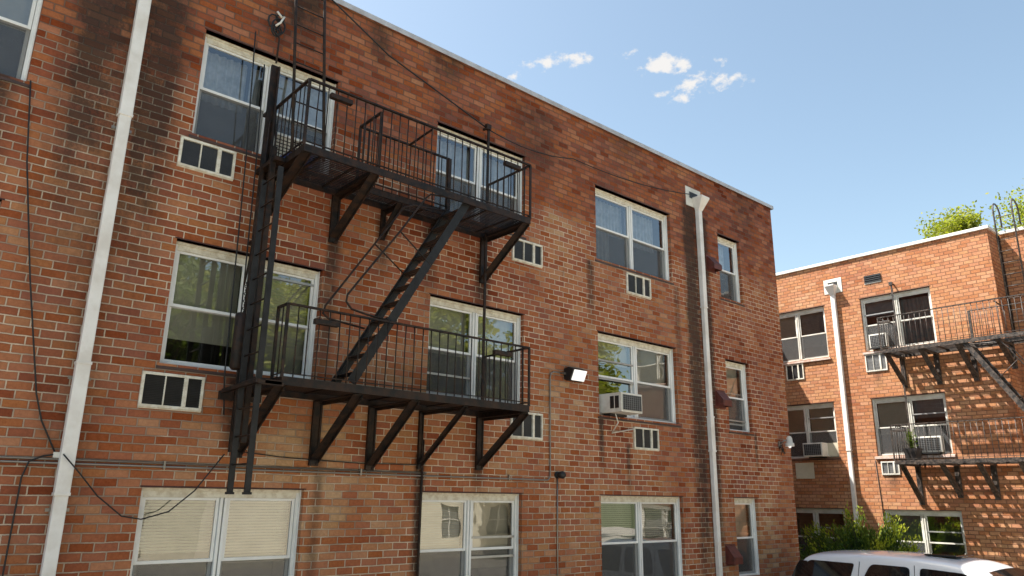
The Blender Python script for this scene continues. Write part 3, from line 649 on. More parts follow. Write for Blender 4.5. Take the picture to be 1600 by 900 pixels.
# ------------------------------------------------------------------ fire escapes
def fire_escape(loc, rot, P, label):
    t = empty('fire_escape', loc, label, 'fire escape', None, rot)
    iron = P['iron']; x0, x1 = P['x0'], P['x1']; out = -P['w']; a, b = P['open']; yi = P['yi']
    def deck(z, opened, closed_bottom=False):
        m = MB(); fr = 0.075
        def frame(xa, xb, ya, yb):
            m.box(xa, xb, ya, ya + .012, z - fr, z + .012); m.box(xa, xb, yb - .012, yb, z - fr, z + .012)
            m.box(xa, xa + .012, ya + .012, yb - .012, z - fr, z + .012); m.box(xb - .012, xb, ya + .012, yb - .012, z - fr, z + .012)
        def slat(xa, xb, ya, yb):
            y = ya + .02
            while y < yb - .02:
                m.box(xa + .012, xb - .012, y, min(y + P.get('slatw', .022), yb - .013), z - .008, z); y += (.030 if closed_bottom else P.get('slatp', .044))
            x = xa + .25
            while x < xb - .1:
                m.box(x, x + P.get('crossw', .03), ya + .012, yb - .012, z - .02, z - .009); x += .42
        if opened:
            frame(x0, a, out, -.05); slat(x0, a, out, -.05); frame(b, x1, out, -.05); slat(b, x1, out, -.05)
            m.box(a, b, out, out + .012, z - fr, z + .012); frame(a + .001, b - .001, yi, -.052); slat(a, b, yi, -.05)
        else:
            frame(x0, x1, out, -.05); slat(x0, x1, out, -.05)
        m.build('landing', iron, t)
    def railing(path, zr, zd, nb, name='railing', nobal=(), post=.032):
        m = MB()
        for i in range(len(path) - 1):
            p, q = path[i], path[i + 1]
            m.bar((*p, zr), (*q, zr), .034, .012 if False else .02)
            if (i not in nobal): m.bar((*p, zd + .045), (*q, zd + .045), .02, .01)
        for (px, py) in path: m.bar((px, py, zd), (px, py, zr), post, post * .5)
        r = m.build(name, iron, t)
        rr = random.Random(int(abs(zr) * 100) + len(path))
        for i in range(len(path) - 1):
            if i in nobal: continue
            p = Vector((*path[i], 0)); q = Vector((*path[i + 1], 0)); L_ = (q - p).length; k = max(1, int(round(L_ / P.get('pitch', .118))))
            for j in range(1, k):
                c = p.lerp(q, j / k); dx = rr.uniform(-.004, .004); dx2 = rr.uniform(-.004, .004)
                bmid = (c.x + rr.uniform(-.004, .004), c.y + rr.uniform(-.004, .004), (zd + zr) / 2)
                MB().tube([(c.x + dx, c.y, zd - .02), bmid, (c.x + dx2, c.y, zr)], .0068, 6).build('baluster', iron, r, smooth=True)
        return r
    zu, zl = P['zu'], P['zl']
    deck(zu, True); deck(zl, False, P.get('closed', True))
    ru, rl = P['ru'], P['rl']
    # railings: upper outer, upper inner round the stair opening, lower
    railing([(x0, -.06), (x0, out + .01), (x1, out + .01), (x1, -.03)], ru, zu, 0)
    s = 1 if P['top'] == 'b' else -1
    o_, e_ = (a, b) if s > 0 else (b, a)
    railing([(o_ + .03 * s, out + .02), (o_ + .03 * s, yi - .03), (e_ - .10 * s, yi - .03)], ru - .06, zu, 0)
    mx = o_ + .75 * s
    MB().bar((mx, out + .02, ru - .03), (mx, yi - .03, ru - .06), .03, .012).build('rail_brace', iron, t)
    MB().bar((e_ - .10 * s, yi - .03, ru - .06), (e_ - .10 * s, yi - .03, zu), .05, .05).build('rail_post', iron, t)
    railing(P['lowpath'], rl, zl, 0)
    for (bx, z, by) in P['hinges']:
        MB().box(bx, bx + .27, by - .03, by + .03, z - .02, z + .035).build('drop_bar', iron, t, bevel=.003)
    # brackets
    def bracket(x, ztop, zbot, yo, wd=.11, wallpost=True):
        m = MB()
        m.bar((x, -.02, zbot - .05), (x, -.02, ztop), .035, wd, up=(1, 0, 0)) if wallpost else None
        m.bar((x + wd * .3, -.025, zbot - .04), (x + wd * .3, -.025, ztop), .05, .012, up=(1, 0, 0)) if wallpost else None
        m.bar((x, -.015, zbot), (x, yo + .02, ztop - .02), wd, .012, up=(0, 1, 1)); m.bar((x + wd * .45, -.015, zbot), (x + wd * .45, yo + .02, ztop - .02), .012, .06, up=(0, 1, 1))
        m.bar((x, -.01, ztop - .025), (x, yo + .01, ztop - .025), wd * .8, .012); m.bar((x + wd * .4, -.01, ztop - .04), (x + wd * .4, yo + .01, ztop - .04), .01, .05)
        m.build('bracket', iron, t)
    for br in P['brackets']: bracket(*br)
    # stair
    S_ = P['stair']; (xt, zt), (xb_, zb) = S_['top'], S_['bot']; y_o, y_i = S_['yo'], S_['yi']
    m = MB()
    for y in (y_o, y_i): m.bar((xb_, y, zb), (xt, y, zt), .012, .105, up=(0, 0, 1)); m.bar((xb_, y + (.014 if y == y_o else -.014), zb + .05), (xt, y + (.014 if y == y_o else -.014), zt + .05), .028, .008)
    st = m.build('stair', P.get('stairmat', iron), t)
    d = Vector((xt - xb_, 0, zt - zb)); n = S_.get('n', 10); sgn = 1 if xt > xb_ else -1
    for i in range(n):
        f = (i + .5) / n; c = Vector((xb_, 0, zb)) + d * f; tr = MB()
        for k in range(3): tr.box(c.x - .07 + k * .048, c.x - .07 + k * .048 + .036, y_o + .012, y_i - .012, c.z - .006, c.z)
        tr.box(c.x - .07, c.x + .062, y_o + .007, y_o + .012, c.z - .03, c.z); tr.box(c.x - .07, c.x + .062, y_i - .012, y_i - .007, c.z - .03, c.z)
        tr.build('tread', iron, st)
    for hr in P['handrails']:
        MB().tube(hr, .0125, 8).build('handrail', P.get('railmat', iron), t, smooth=True)
    for (p, q) in P['braces']: MB().tube([p, q], .009, 6).build('handrail_brace', iron, t, smooth=True)
    for rod in P['rods']: 
        MB().bar(rod[0], rod[1], .035, .02, up=(0, 1, 0)).bar((rod[1][0], rod[1][1], rod[1][2] - .05), (rod[1][0] - .0, -.0, rod[1][2] - .03), .03, .03).box(rod[1][0] - .05, rod[1][0] + .03, rod[1][1] - .03, rod[1][1] + .03, rod[1][2] - .08, rod[1][2]).build('guide_rod', iron, t)
    # roof ladder
    RL = P['roofladder']; m = MB()
    for x in RL['x']:
        pts = [(x, RL['y0'], RL['z0']), (x, RL['y1'], RL['z1'])]
        pts += RL['goose'](x)
        m.tube(pts, .019, 8)
    rl_ = m.build('roof_ladder', P.get('railmat', iron), t, smooth=True)
    nr = int((RL['z1'] - RL['z0']) / .3)
    for i in range(nr + 1):
        f = (i + .45) / (nr + .9); z = RL['z0'] + f * (RL['z1'] - RL['z0']); y = RL['y0'] + f * (RL['y1'] - RL['y0'])
        MB().tube([(RL['x'][0], y, z), (RL['x'][1], y, z)], .009, 6).build('rung', iron, rl_, smooth=True)
    return t

def goose_main(x): return [(x, -.28, 6.3)] + arc((x, -.03, 6.55), .25, math.pi, 0.15, 8, (0, 1, 0), (0, 0, 1)) + [(x, .21, 6.32)]
Pm = dict(iron=M_iron, stairmat=M_iron3, x0=3.12, x1=6.42, w=.96, open=(4.02, 5.50), yi=-.42, zu=3.64, zl=1.12, ru=4.43, rl=1.87, top='b',
     lowpath=[(3.12, -.72), (3.12, -.95), (6.42, -.95), (6.42, -.03)],
     hinges=[(3.36, 4.30, -.985), (5.92, 4.29, -.985), (3.40, 1.72, -.985), (5.80, 1.72, -.985)],
     brackets=[(3.17, 3.60, 3.16, -.94), (4.02, 3.60, 3.02, -.94), (6.37, 3.60, 2.97, -.94), (4.70, 3.58, 3.22, -.42, .07), (5.49, 3.58, 3.22, -.42, .07),
               (3.12, 1.06, 0.42, -.94), (4.00, 1.06, 0.37, -.94), (4.72, 1.06, 0.34, -.94), (5.43, 1.06, 0.38, -.94, .06), (6.38, 1.06, 0.40, -.94)],
     stair=dict(top=(5.38, 3.60), bot=(3.92, 1.16), yo=-.90, yi=-.50, n=11),
     handrails=[[(5.42, -.90, 3.60), (5.05, -.90, 3.59), (4.82, -.90, 3.56), (4.76, -.90, 3.50), (4.41, -.90, 2.97), (3.98, -.90, 2.36), (3.80, -.90, 2.10), (3.79, -.90, 2.02), (3.86, -.90, 1.95), (4.05, -.90, 1.92), (4.34, -.90, 1.90)],
                [(5.35, -.50, 3.60), (4.85, -.50, 3.54), (4.70, -.50, 3.47), (4.42, -.50, 3.05), (4.12, -.50, 2.60), (3.75, -.50, 2.04), (3.73, -.50, 1.95), (3.80, -.50, 1.90), (4.26, -.50, 1.86)]],
     braces=[((4.42, -.90, 2.98), (4.87, -.90, 2.66)), ((4.33, -.50, 2.90), (4.75, -.50, 2.62))],
     rods=[((6.33, -.12, 1.13), (6.33, -.12, 5.34))],
     roofladder=dict(x=(3.12, 3.50), y0=-.66, y1=-.28, z0=3.66, z1=6.1, goose=goose_main))
fe = fire_escape((0, 0, 0), 0, Pm, 'black iron fire escape with two landings and a steep stair on the shaded building')
# drop ladder, guide pole and counterweight of the near fire escape
dl = MB()
for y, zt in ((-.50, 3.3), (-.92, 3.32)): dl.bar((2.905, y, 0.02), (2.905, y, zt), .058, .022, up=(0, 1, 0)); dl.box(2.87, 2.94, y - .03, y + .03, 0.0, .022)
dlo = dl.build('drop_ladder', M_iron3, fe)
for i in range(12): MB().tube([(2.905, -.50, .28 + i * .27), (2.905, -.92, .28 + i * .27)], .010, 6).build('rung', M_iron, dlo, smooth=True)
MB().bar((3.04, -.10, .42), (3.04, -.10, 4.95), .08, .04, up=(0, 1, 0)).bar((3.075, -.14, .45), (3.075, -.14, 4.93), .02, .05, up=(0, 1, 0)).box(3.0, 3.06, -.10, 0, 4.3, 4.34).box(3.0, 3.06, -.10, 0, 2.7, 2.74).box(2.98, 3.1, -.55, 0, 3.56, 3.61).build('guide_pole', M_iron, fe)
MB().bar((3.0, -.45, .5), (3.0, -.45, 3.75), .055, .05).bar((2.98, -.2, .9), (2.98, -.2, 3.9), .04, .03).bar((2.95, -.95, 1.06), (3.12, -.95, 1.06), .05, .04).bar((2.88, -.1, 1.04), (2.88, -.97, 1.06), .05, .04).bar((3.14, -.95, 1.05), (2.88, -.95, 1.05), .05, .04).bar((2.85, -.06, 1.0), (3.3, -.06, 1.0), .05, .09).build('guide_frame', M_iron, fe)
MB().tube([(3.05, -.10, 5.0), (3.06, -.09, 5.35), (3.02, -.06, 5.44)], .012, 8).build('pulley_arm', M_iron, fe, smooth=True)
MB().tube([(2.90, -.32, 1.24), (2.90, -.32, 1.26), (2.90, -.32, 1.82), (2.90, -.32, 1.84)], [.05, .068, .068, .05], 16).build('counterweight', M_iron, fe, smooth=True)
ch = MB()
for i in range(9): 
    z = 1.86 + i * .04; ch.tube(arc((2.92, -.30, z), .016, 0, 2 * math.pi, 8, (1, 0, 0) if i % 2 else (0, 1, 0), (0, 0, 1)), .005, 5)
ch.build('chain', M_iron, fe, smooth=True)
MB().tube([(2.96, -.12, 2.2), (3.03, -.13, 3.0), (3.04, -.13, 4.2), (3.10, -.13, 4.25), (3.13, -.13, 4.0), (3.13, -.13, 3.66)], .011, 6).build('loop_rod', M_iron, fe, smooth=True)
rn = random.Random(9); kb = MB()
for k in range(6):
    c = Vector((3.0 + rn.uniform(-.04, .05), -.10, 5.50 + rn.uniform(-.10, .14)))
    kb.tube(arc(c, rn.uniform(.04, .10), rn.random() * 6, rn.random() * 6 + 5.5, 12, Vector((1, rn.uniform(-.4, .4), 0)), Vector((rn.uniform(-.2, .3), 0, 1.25))), .011, 6)
o = kb.build('cable_coil', M_cable, smooth=True); tag(o, 'tangled coil of black cable tied above the tall guide pole', 'cable coil')
MB().tube([(2.98, -.14, 5.66), (3.04, -.15, 5.60), (3.07, -.15, 5.62), (3.03, -.15, 5.52), (2.98, -.14, 5.46)], .013, 6).build('white_tie', M_white, o, smooth=True)

# things on the near upper landing
t = empty('plastic_crate', (3.34, -.30, 3.65), 'blue plastic crate on the left end of the upper landing', 'crate')
cr_ = MB(); cr_.box(-.14, .14, -.12, .12, 0, .012); cr_.box(-.14, -.128, -.12, .12, .012, .15); cr_.box(.128, .14, -.12, .12, .012, .15); cr_.box(-.128, .128, -.12, -.108, .012, .15); cr_.box(-.128, .128, .108, .12, .012, .15)
cr_.build('tub', M_blue, t, bevel=.004); MB().box(-.15, .15, -.13, -.12, .135, .155).box(-.15, .15, .12, .13, .135, .155).build('rim', M_blue, t)
def window_unit(loc, rot, w, h, d, label, side=True):
    t = empty('window_air_conditioner', loc, label, 'air conditioner', 'air conditioners set in windows', rot)
    MB().box(0, w, -d, .05, 0, h).build('case', M_white, t, bevel=.008)
    b = .035; g_ = MB()
    g_.box(b, w - b, -d - .004, -d - .0005, b, h - b, 1)
    n = 9
    for i in range(n + 1): x = b + (w - 2 * b) * i / n; g_.box(x - .004, x + .004, -d - .012, -d - .004, b, h - b)
    for i in range(8): z = b + (h - 2 * b) * i / 7; g_.box(b, w - b, -d - .010, -d - .005, z - .003, z + .003)
    g_.build('rear_grille', [M_acgrille, M_dark], t)
    if side:
        s_ = MB()
        for (ya, yb) in ((-d + .05, -d + .13), (-d + .15, -d + .23)): s_.box(-.004, -.0005, ya, min(yb, -.01), .06, h - .05)
        s_.build('side_grille', M_dark, t)
    MB().box(.05, w - .05, -.16, -.02, -.035, -.002).build('support', M_dark, t)
    return t
window_unit((8.86, .06, 1.30), 0, .50, .30, .44, 'white window air conditioner jutting from the middle floor window beside the floodlight')
MB_ = MB().box(8.82, 8.86, .06, .075, 1.30, 1.60); 
o = MB().tube([(8.90, -.22, 1.28), (8.98, -.20, 1.15), (9.0, -.05, 1.0), (9.55, -.045, 1.10)], .010, 6).build('drain_hose', M_white, smooth=True); tag(o, 'thin white drain hose under the protruding window air conditioner', 'hose')
t = empty('window_fan', (3.16, .07, 3.87), 'white louvred window fan behind the left end of the upper railing', 'fan')
MB().box(0, .5, -.02, .02, 0, .03).box(0, .5, -.02, .02, .30, .33).box(0, .03, -.02, .02, .03, .3).box(.47, .5, -.02, .02, .03, .3).build('frame', M_white, t)
q = MB(); slats(q, .03, .47, -.0, .03, .30, .045, .012); q.build('louvre', M_white, t); MB().box(.03, .47, .012, .016, .03, .3).build('backing', M_dark, t)

# ------------------------------------------------------------------ far apartment building
FX = 18.9; RX = 19.6; CY = -2.87; WY = 3.57; FR = 6.12
far = empty('apartment_building', (FX, 0, GZ), 'sunlit orange brick apartment building at right with white roof edge', 'building')
frow = [(3.66, 5.03), (1.10, 2.48), (-1.50, -0.15)]
fA = (-1.49, 0.20)     # world Y range of window column A ; L column runs deeper
fL = (1.15, 2.78)
holes = [(-y1, -y0, r[0], r[1]) for (y0, y1) in (fA, fL) for r in frow]
wm = wall_mesh(-WY, -CY, GZ - .05, FR, holes, .19, lambda u, n, z: (FX + n, -u, z))
wm.quad((FX, CY, GZ - .05), (RX, CY, GZ - .05), (RX, CY, FR), (FX, CY, FR))
holes2 = [(6.2, 7.9, r[0], r[1]) for r in frow]
w2 = wall_mesh(-CY, 8.0, GZ - .05, FR, holes2, .19, lambda u, n, z: (RX + n, -u, z)); o_ = len(wm.v)
wm.v += w2.v; wm.f += [tuple(i + o_ for i in f) for f in w2.f]; wm.m += w2.m
wm.quad((RX, -8.0, GZ - .05), (32, -8.0, GZ - .05), (32, -8.0, FR), (RX, -8.0, FR)); wm.quad((32, -8.0, GZ - .05), (32, 14, GZ - .05), (32, 14, FR), (32, -8.0, FR)); wm.quad((32, 14, GZ - .05), (FX, 14, GZ - .05), (FX, 14, FR), (32, 14, FR))
wm.quad((XE, WY, GZ - .05), (FX, WY, GZ - .05), (FX, WY, FR), (XE, WY, FR))
relink(wm.build('wall', M_brick2, fixn=False), far)
relink(MB().quad((XE, WY + .02, FR - .2), (FX, WY + .02, FR - .2), (FX, 14, FR - .2), (XE, 14, FR - .2)).quad((FX, CY, FR - .2), (32, CY, FR - .2), (32, 14, FR - .2), (FX, 14, FR - .2)).quad((RX, -8.0, FR - .2), (32, -8.0, FR - .2), (32, CY, FR - .2), (RX, CY, FR - .2)).build('roof', M_roof), far)
cp = MB()
def edge(xa, xb, ya, yb): cp.box(xa, xb, ya, yb, FR, FR + .075)
edge(FX - .05, FX + .2, CY - .05, WY); edge(FX + .2, RX - .05, CY - .05, CY + .2); edge(RX - .05, RX + .2, -8.0, CY - .05); edge(XE + .06, FX, WY - .05, WY + .2)
relink(cp.build('roof_edge', M_coping2, bevel=.006), far)
rot = -math.pi / 2
def farwin(yr, r, units, sill='pink', x=None):
    y0, y1 = yr
    relink(make_window(None, (x or FX, y1, r[0]), rot, y1 - y0, r[1] - r[0], units, sill=sill, inset=.07, frame_mat=M_white, headm=M_white, lintel=True), far)
farwin(fA, frow[0], [D(bars=(.72,), shade=.3, shademat=M_greycurt), D(drapes=[(0, 1, 0, .95, M_greycurt)], screen=False)])
farwin(fA, frow[1], [D(shade=.62, shademat=M_shade), D(bars=(.72,), shade=.35, shademat=M_greycurt)])
farwin(fA, frow[2], [D(shade=.5, shademat=M_greycurt), D(bars=(.7,), screen=False)], sill='none')
farwin(fL, frow[0], [D(shade=.5), D(shade=.75, shademat=M_greycurt)])
farwin(fL, frow[1], [D(shade=.5), D(bars=(.78,), shade=.9)], sill='dark')
farwin(fL, frow[2], [D(), D(bars=(.7,))], sill='none')
for r in frow: farwin((-7.9, -6.2), r, [D(blind=.5), D(blind=.5)], x=RX)
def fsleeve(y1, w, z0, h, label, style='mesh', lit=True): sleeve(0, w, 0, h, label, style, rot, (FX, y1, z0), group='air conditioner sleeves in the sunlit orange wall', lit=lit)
fsleeve(0.22, .52, 3.14, .44, 'pale three panel wall vent beside the upper landing of the sunlit building')
fsleeve(0.13, .42, .65, .31, 'pale wall vent under the middle window of the sunlit building, beside the lower landing')
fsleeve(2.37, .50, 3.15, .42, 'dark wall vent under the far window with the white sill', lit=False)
o = MB().box(FX - .02, FX - .001, 1.84, 2.34, .58, .98).build('wall_panel', M_beige, bevel=.004); tag(o, 'plain cream panel on the orange brick, below the far window air conditioner', 'panel')
window_unit((FX + .06, 1.95, 1.12), rot, .52, .34, .34, 'white window air conditioner with a dark face in the far middle floor window', side=False)
MB_ = None
o = MB().box(FX + .02, FX + .04, 1.16, 1.43, 1.12, 1.46).build('filler_panel', M_beige); tag(o, 'cream filler board beside the far window air conditioner', 'panel')
window_unit((FX + .06, 0.06, 3.72), rot, .42, .34, .10, 'flush air conditioner in the top window of the sunlit building', side=False)
window_unit((FX + .06, -.72, 1.14), rot, .58, .36, .12, 'air conditioner in the window behind the lower landing of the sunlit building', side=False)
t = empty('wall_grille', (FX, .02, 5.37), 'small dark slotted grille in the orange brick above the far fire escape', 'grille', None, rot)
MB().box(0, .42, -.012, -.001, 0, .03).build('ledge', M_white, t); q = MB(); [q.box(0, .42, -.03, -.002, .035 + i * .05, .055 + i * .05) for i in range(4)]; q.build('louvre', M_grille, t); MB().box(0, .42, -.003, -.001, .03, .23).build('backing', M_dark, t)
downspout(0, .10, .075, 5.28, [1.25], 'white downspout with a funnel head on the sunlit orange building', head=(.25, .22), at=(FX, .85, GZ), rot=rot)
o = MB().tube([(RX - .03, CY - .04, 6.1), (RX - .03, CY - .04, 3.6)], .018, 6).build('conduit', M_iron, smooth=True); tag(o, 'black vertical pipe in the recessed corner of the sunlit building', 'pipe')
o = MB().tube([(FX - .012, .26, 1.0), (FX - .012, .22, .0), (FX - .012, .22, -2.0)], .008, 6).build('cable', M_cable, smooth=True); tag(o, 'thin dark cable down the sunlit orange wall right of its downspout', 'cable')

def goose_far(x): return arc((x, .40 - .02, 6.55), .24, math.pi, 0.0, 8, (0, 1, 0), (0, 0, 1)) + [(x, .62, 6.25)]
Pf = dict(iron=M_iron2, railmat=M_iron2, x0=0, x1=5.2, w=.95, open=(1.70, 3.20), yi=-.42, zu=3.46, zl=.92, ru=4.24, rl=1.72, top='a', closed=False, slatw=.044, slatp=.080, crossw=.07,
     lowpath=[(0, -.06), (0, -.94), (5.2, -.94), (5.2, -.03)],
     hinges=[(.02, 4.10, -.97), (.05, 1.58, -.97)],
     brackets=[(.08, 3.42, 2.72, -.93), (.85, 3.42, 2.72, -.93), (1.62, 3.42, 2.72, -.93), (2.4, 3.42, 2.9, -.93), (.12, .88, .02, -.93), (.95, .88, .18, -.93), (1.68, .88, .14, -.93), (2.45, .88, .14, -.93)],
     stair=dict(top=(1.75, 3.42), bot=(3.25, .95), yo=-.90, yi=-.50, n=11),
     handrails=[[(1.72, -.90, 3.42), (2.2, -.90, 3.42), (2.42, -.90, 3.36), (2.55, -.90, 3.2), (3.4, -.90, 1.8)], [(1.72, -.50, 3.42), (2.2, -.50, 3.40), (2.42, -.50, 3.34), (2.55, -.50, 3.2), (3.4, -.50, 1.8)]],
     braces=[((2.72, -.90, 2.92), (2.3, -.90, 2.55)), ((3.0, -.90, 2.45), (2.6, -.90, 2.05))],
     rods=[((.10, -.15, .93), (.10, -.15, 5.27))],
     roofladder=dict(x=(2.44, 2.82), y0=.10, y1=.14, z0=3.5, z1=6.5, goose=goose_far))
fire_escape((FX, -.58, 0), rot, Pf, 'weathered iron fire escape casting shadows on the sunlit orange building')
t = empty('plant_pot', (FX - .6, -.86, .93), 'dark square plant pot on the far lower landing', 'plant pot')
q = MB(); q.v = [(-.10, -.10, 0), (.10, -.10, 0), (.10, .10, 0), (-.10, .10, 0), (-.16, -.16, .27), (.16, -.16, .27), (.16, .16, .27), (-.16, .16, .27), (-.14, -.14, .25), (.14, -.14, .25), (.14, .14, .25), (-.14, .14, .25)]
q.f = [(0, 3, 2, 1), (0, 1, 5, 4), (1, 2, 6, 5), (2, 3, 7, 6), (3, 0, 4, 7), (4, 5, 9, 8), (5, 6, 10, 9), (6, 7, 11, 10), (7, 4, 8, 11), (8, 9, 10, 11)]; q.m = [0] * 10
q.build('pot', M_pot, t)
rn = random.Random(3); q = MB()
for i in range(40):
    a = rn.random() * 6.28; r = rn.uniform(.01, .12); h = rn.uniform(.1, .5); x, y = r * math.cos(a), r * math.sin(a)
    q.tube([(x * .4, y * .4, .24), (x * .8, y * .8, .24 + h * .6), (x, y, .24 + h)], .004, 4)
    for k in range(3):
        z = .24 + h * rn.uniform(.5, 1); v = Vector((rn.uniform(-1, 1), rn.uniform(-1, 1), .4)).normalized() * .06; s_ = v.cross(Vector((0, 0, 1))) * .35; c = Vector((x, y, z))
        q.quad(tuple(c), tuple(c + v * .5 + s_), tuple(c + v), tuple(c + v * .5 - s_))
q.build('plant', M_leaf2, t)

# ------------------------------------------------------------------ foliage
def leaf_mesh(name, pts, size, mat, parent, seed, aspect=.55, nrm=None):
    rg = np.random.default_rng(seed); n = len(pts)
    d = rg.normal(size=(n, 3)); d[:, 2] *= .7
    if nrm is not None: d = d * .45 + nrm
    d /= np.linalg.norm(d, axis=1)[:, None]
    e = rg.normal(size=(n, 3)); e -= d * (e * d).sum(1)[:, None]; e /= np.linalg.norm(e, axis=1)[:, None]
    sz = size * rg.uniform(.6, 1.3, (n, 1)); 
    V = np.stack([pts, pts + d * sz * .5 + e * sz * aspect * .5, pts + d * sz, pts + d * sz * .5 - e * sz * aspect * .5], 1).reshape(-1, 3)
    me = bpy.data.meshes.new(name); me.from_pydata(V.tolist(), [], [(4 * i, 4 * i + 1, 4 * i + 2, 4 * i + 3) for i in range(n)]); me.materials.append(mat); me.update()
    o = bpy.data.objects.new(name, me); C.objects.link(o); o.parent = parent; return o
def tree(x, y, h, rad, nclump, nleaf, size, mat, label, seed, group='trees beyond the buildings', zbase=GZ, crown0=.35):
    t = empty('tree', (x, y, zbase), label, 'tree', group)
    rg = np.random.default_rng(seed); tr = MB()
    tr.tube([(0, 0, -.1), (.1, 0, h * .2), (0, .1, h * .45), (.1, 0, h * .8)], [h * .03, h * .024, h * .018, h * .006], 10)
    cl = []
    while len(cl) < nclump:
        p = rg.uniform(-1, 1, 3)
        r_ = np.linalg.norm(p)
        if r_ > 1 or r_ < .35: continue
        p = p * np.array([rad, rad, h * (1 - crown0) / 2]) + np.array([0, 0, h * (1 + crown0) / 2])
        cl.append(p)
    for i, c in enumerate(cl):
        if i % 2 == 0:
            s0 = np.array([0, 0, min(h * .7, max(h * .25, c[2] - rad * .7))]); mid = (s0 + c) / 2 + rg.normal(size=3) * .15
            tr.tube([tuple(s0), tuple(mid), tuple(c)], [h * .010, h * .006, h * .002], 5)
    tr.build('trunk', M_bark, t, smooth=True)
    pts = []
    for c in cl:
        k = int(nleaf / nclump * rg.uniform(.5, 1.5)); s = rad * rg.uniform(.10, .24)
        pts.append(c + np.clip(rg.normal(size=(k, 3)), -1.7, 1.7) * np.array([s, s, s * .7]))
    leaf_mesh('crown', np.concatenate(pts), size, mat, t, seed + 1)
    return t
tree(31.5, 1.1, 13.7, 2.0, 120, 60000, .13, M_leaf, 'yellow green tree top showing left above the far roof', 11, crown0=.45)
tree(31.8, -2.2, 14.4, 2.8, 150, 80000, .13, M_leaf, 'larger yellow green tree top behind the far roof ladder', 12, crown0=.45)

# juniper bush between the buildings
def bush():
    t = empty('juniper_bush', (17.2, -.15, GZ), 'spreading juniper bush with bright yellow green tips behind the white car', 'bush')
    rg = np.random.default_rng(5); st = MB(); P_ = []; Nn = []; P2 = []; N2 = []
    for i in range(420):
        a = rg.uniform(0, 2 * math.pi); el = rg.uniform(.15, 1.45)
        L_ = rg.uniform(.68, .96) if rg.random() < .88 else rg.uniform(.98, 1.10)
        ax = np.array([math.cos(a) * math.cos(el) * 1.6, math.sin(a) * math.cos(el) * 2.5, math.sin(el) * 2.3]) * L_
        if ax[1] < 0: ax[2] *= 1 + .16 * ax[1]
        ctl = ax * .55 + np.array([0, 0, .25])
        ts = np.linspace(0, 1, 12); cur = np.array([(2 * (1 - u) * u) * ctl + u * u * ax for u in ts])
        if i % 3 == 0: st.tube([tuple(p) for p in cur[::2]], [.02 * (1 - j / 7) + .003 for j in range(6)], 4)
        d = cur[-1] - cur[-3]; d /= np.linalg.norm(d)
        for u in np.linspace(.40, 1.0, 15):
            c = (2 * (1 - u) * u) * ctl + u * u * ax
            k = 14; s = .075 * (1.25 - u * .6)
            q = c + rg.normal(size=(k, 3)) * s
            if u > .90 and rg.random() < .30 + .35 * (c[1] < -.5) + .2 * (c[2] > 1.9): P2.append(q + d * .05); N2.append(np.tile(d + np.array([0, 0, .5]), (k, 1)))  # painted sunlit tips, denser on the near side and the top
            else: P_.append(q); Nn.append(np.tile(d + np.array([0, 0, .35]), (k, 1)))
    st.build('stem', M_bark, t)
    leaf_mesh('foliage', np.concatenate(P_), .085, M_juniper, t, 6, aspect=.34, nrm=np.concatenate(Nn))
    leaf_mesh('sunlit_tips', np.concatenate(P2), .075, M_lit_tip, t, 7, aspect=.34, nrm=np.concatenate(N2))
bush()

# ------------------------------------------------------------------ what stands behind the camera and shows in the panes
t = empty('cream_house', (17, -20, GZ), 'cream house with dark windows mirrored in the ground floor panes', 'house')
hs = MB(); hh = 5.2
wmh = wall_mesh(-7, 9, 0, hh, [(-3.2, -2.2, .9, 2.3), (0.1, 1.2, .9, 2.3), (3.4, 4.6, .9, 2.3), (6.3, 7.4, .9, 2.3), (-5.6, -4.6, 3.4, 4.7), (-2.2, -1.2, 3.4, 4.7), (1.6, 2.6, 3.4, 4.7), (5.0, 6.0, 3.4, 4.7)], .15, lambda u, n, z: (u, -n, z))
wmh.quad((-7, 0, 0), (-7, -8, 0), (-7, -8, hh), (-7, 0, hh)); wmh.quad((9, 0, 0), (9, -8, 0), (9, -8, hh), (9, 0, hh)); wmh.quad((-7, -8, 0), (9, -8, 0), (9, -8, hh), (-7, -8, hh))
wmh.build('wall', M_stucco, t, fixn=False)
MB().prism([(.4, hh - .05), (.4, hh + .08), (-4, hh + 1.5), (-8.4, hh + .08), (-8.4, hh - .05)], 'x', -7.4, 9.4).build('roof', M_roof, t)
for (a, c) in ((-3.2, .9), (.1, .9), (3.4, .9), (6.3, .9), (-5.6, 3.4), (-2.2, 3.4), (1.6, 3.4), (5., 3.4)):
    f = MB().box(a, a + 1.1, -.13, -.12, c, c + 1.4).build('window', M_houseglass, t)
    MB().box(a, a + 1.1, -.11, -.09, c + .68, c + .73).box(a + .53, a + .57, -.11, -.085, c, c + 1.4).build('frame', M_white, f)
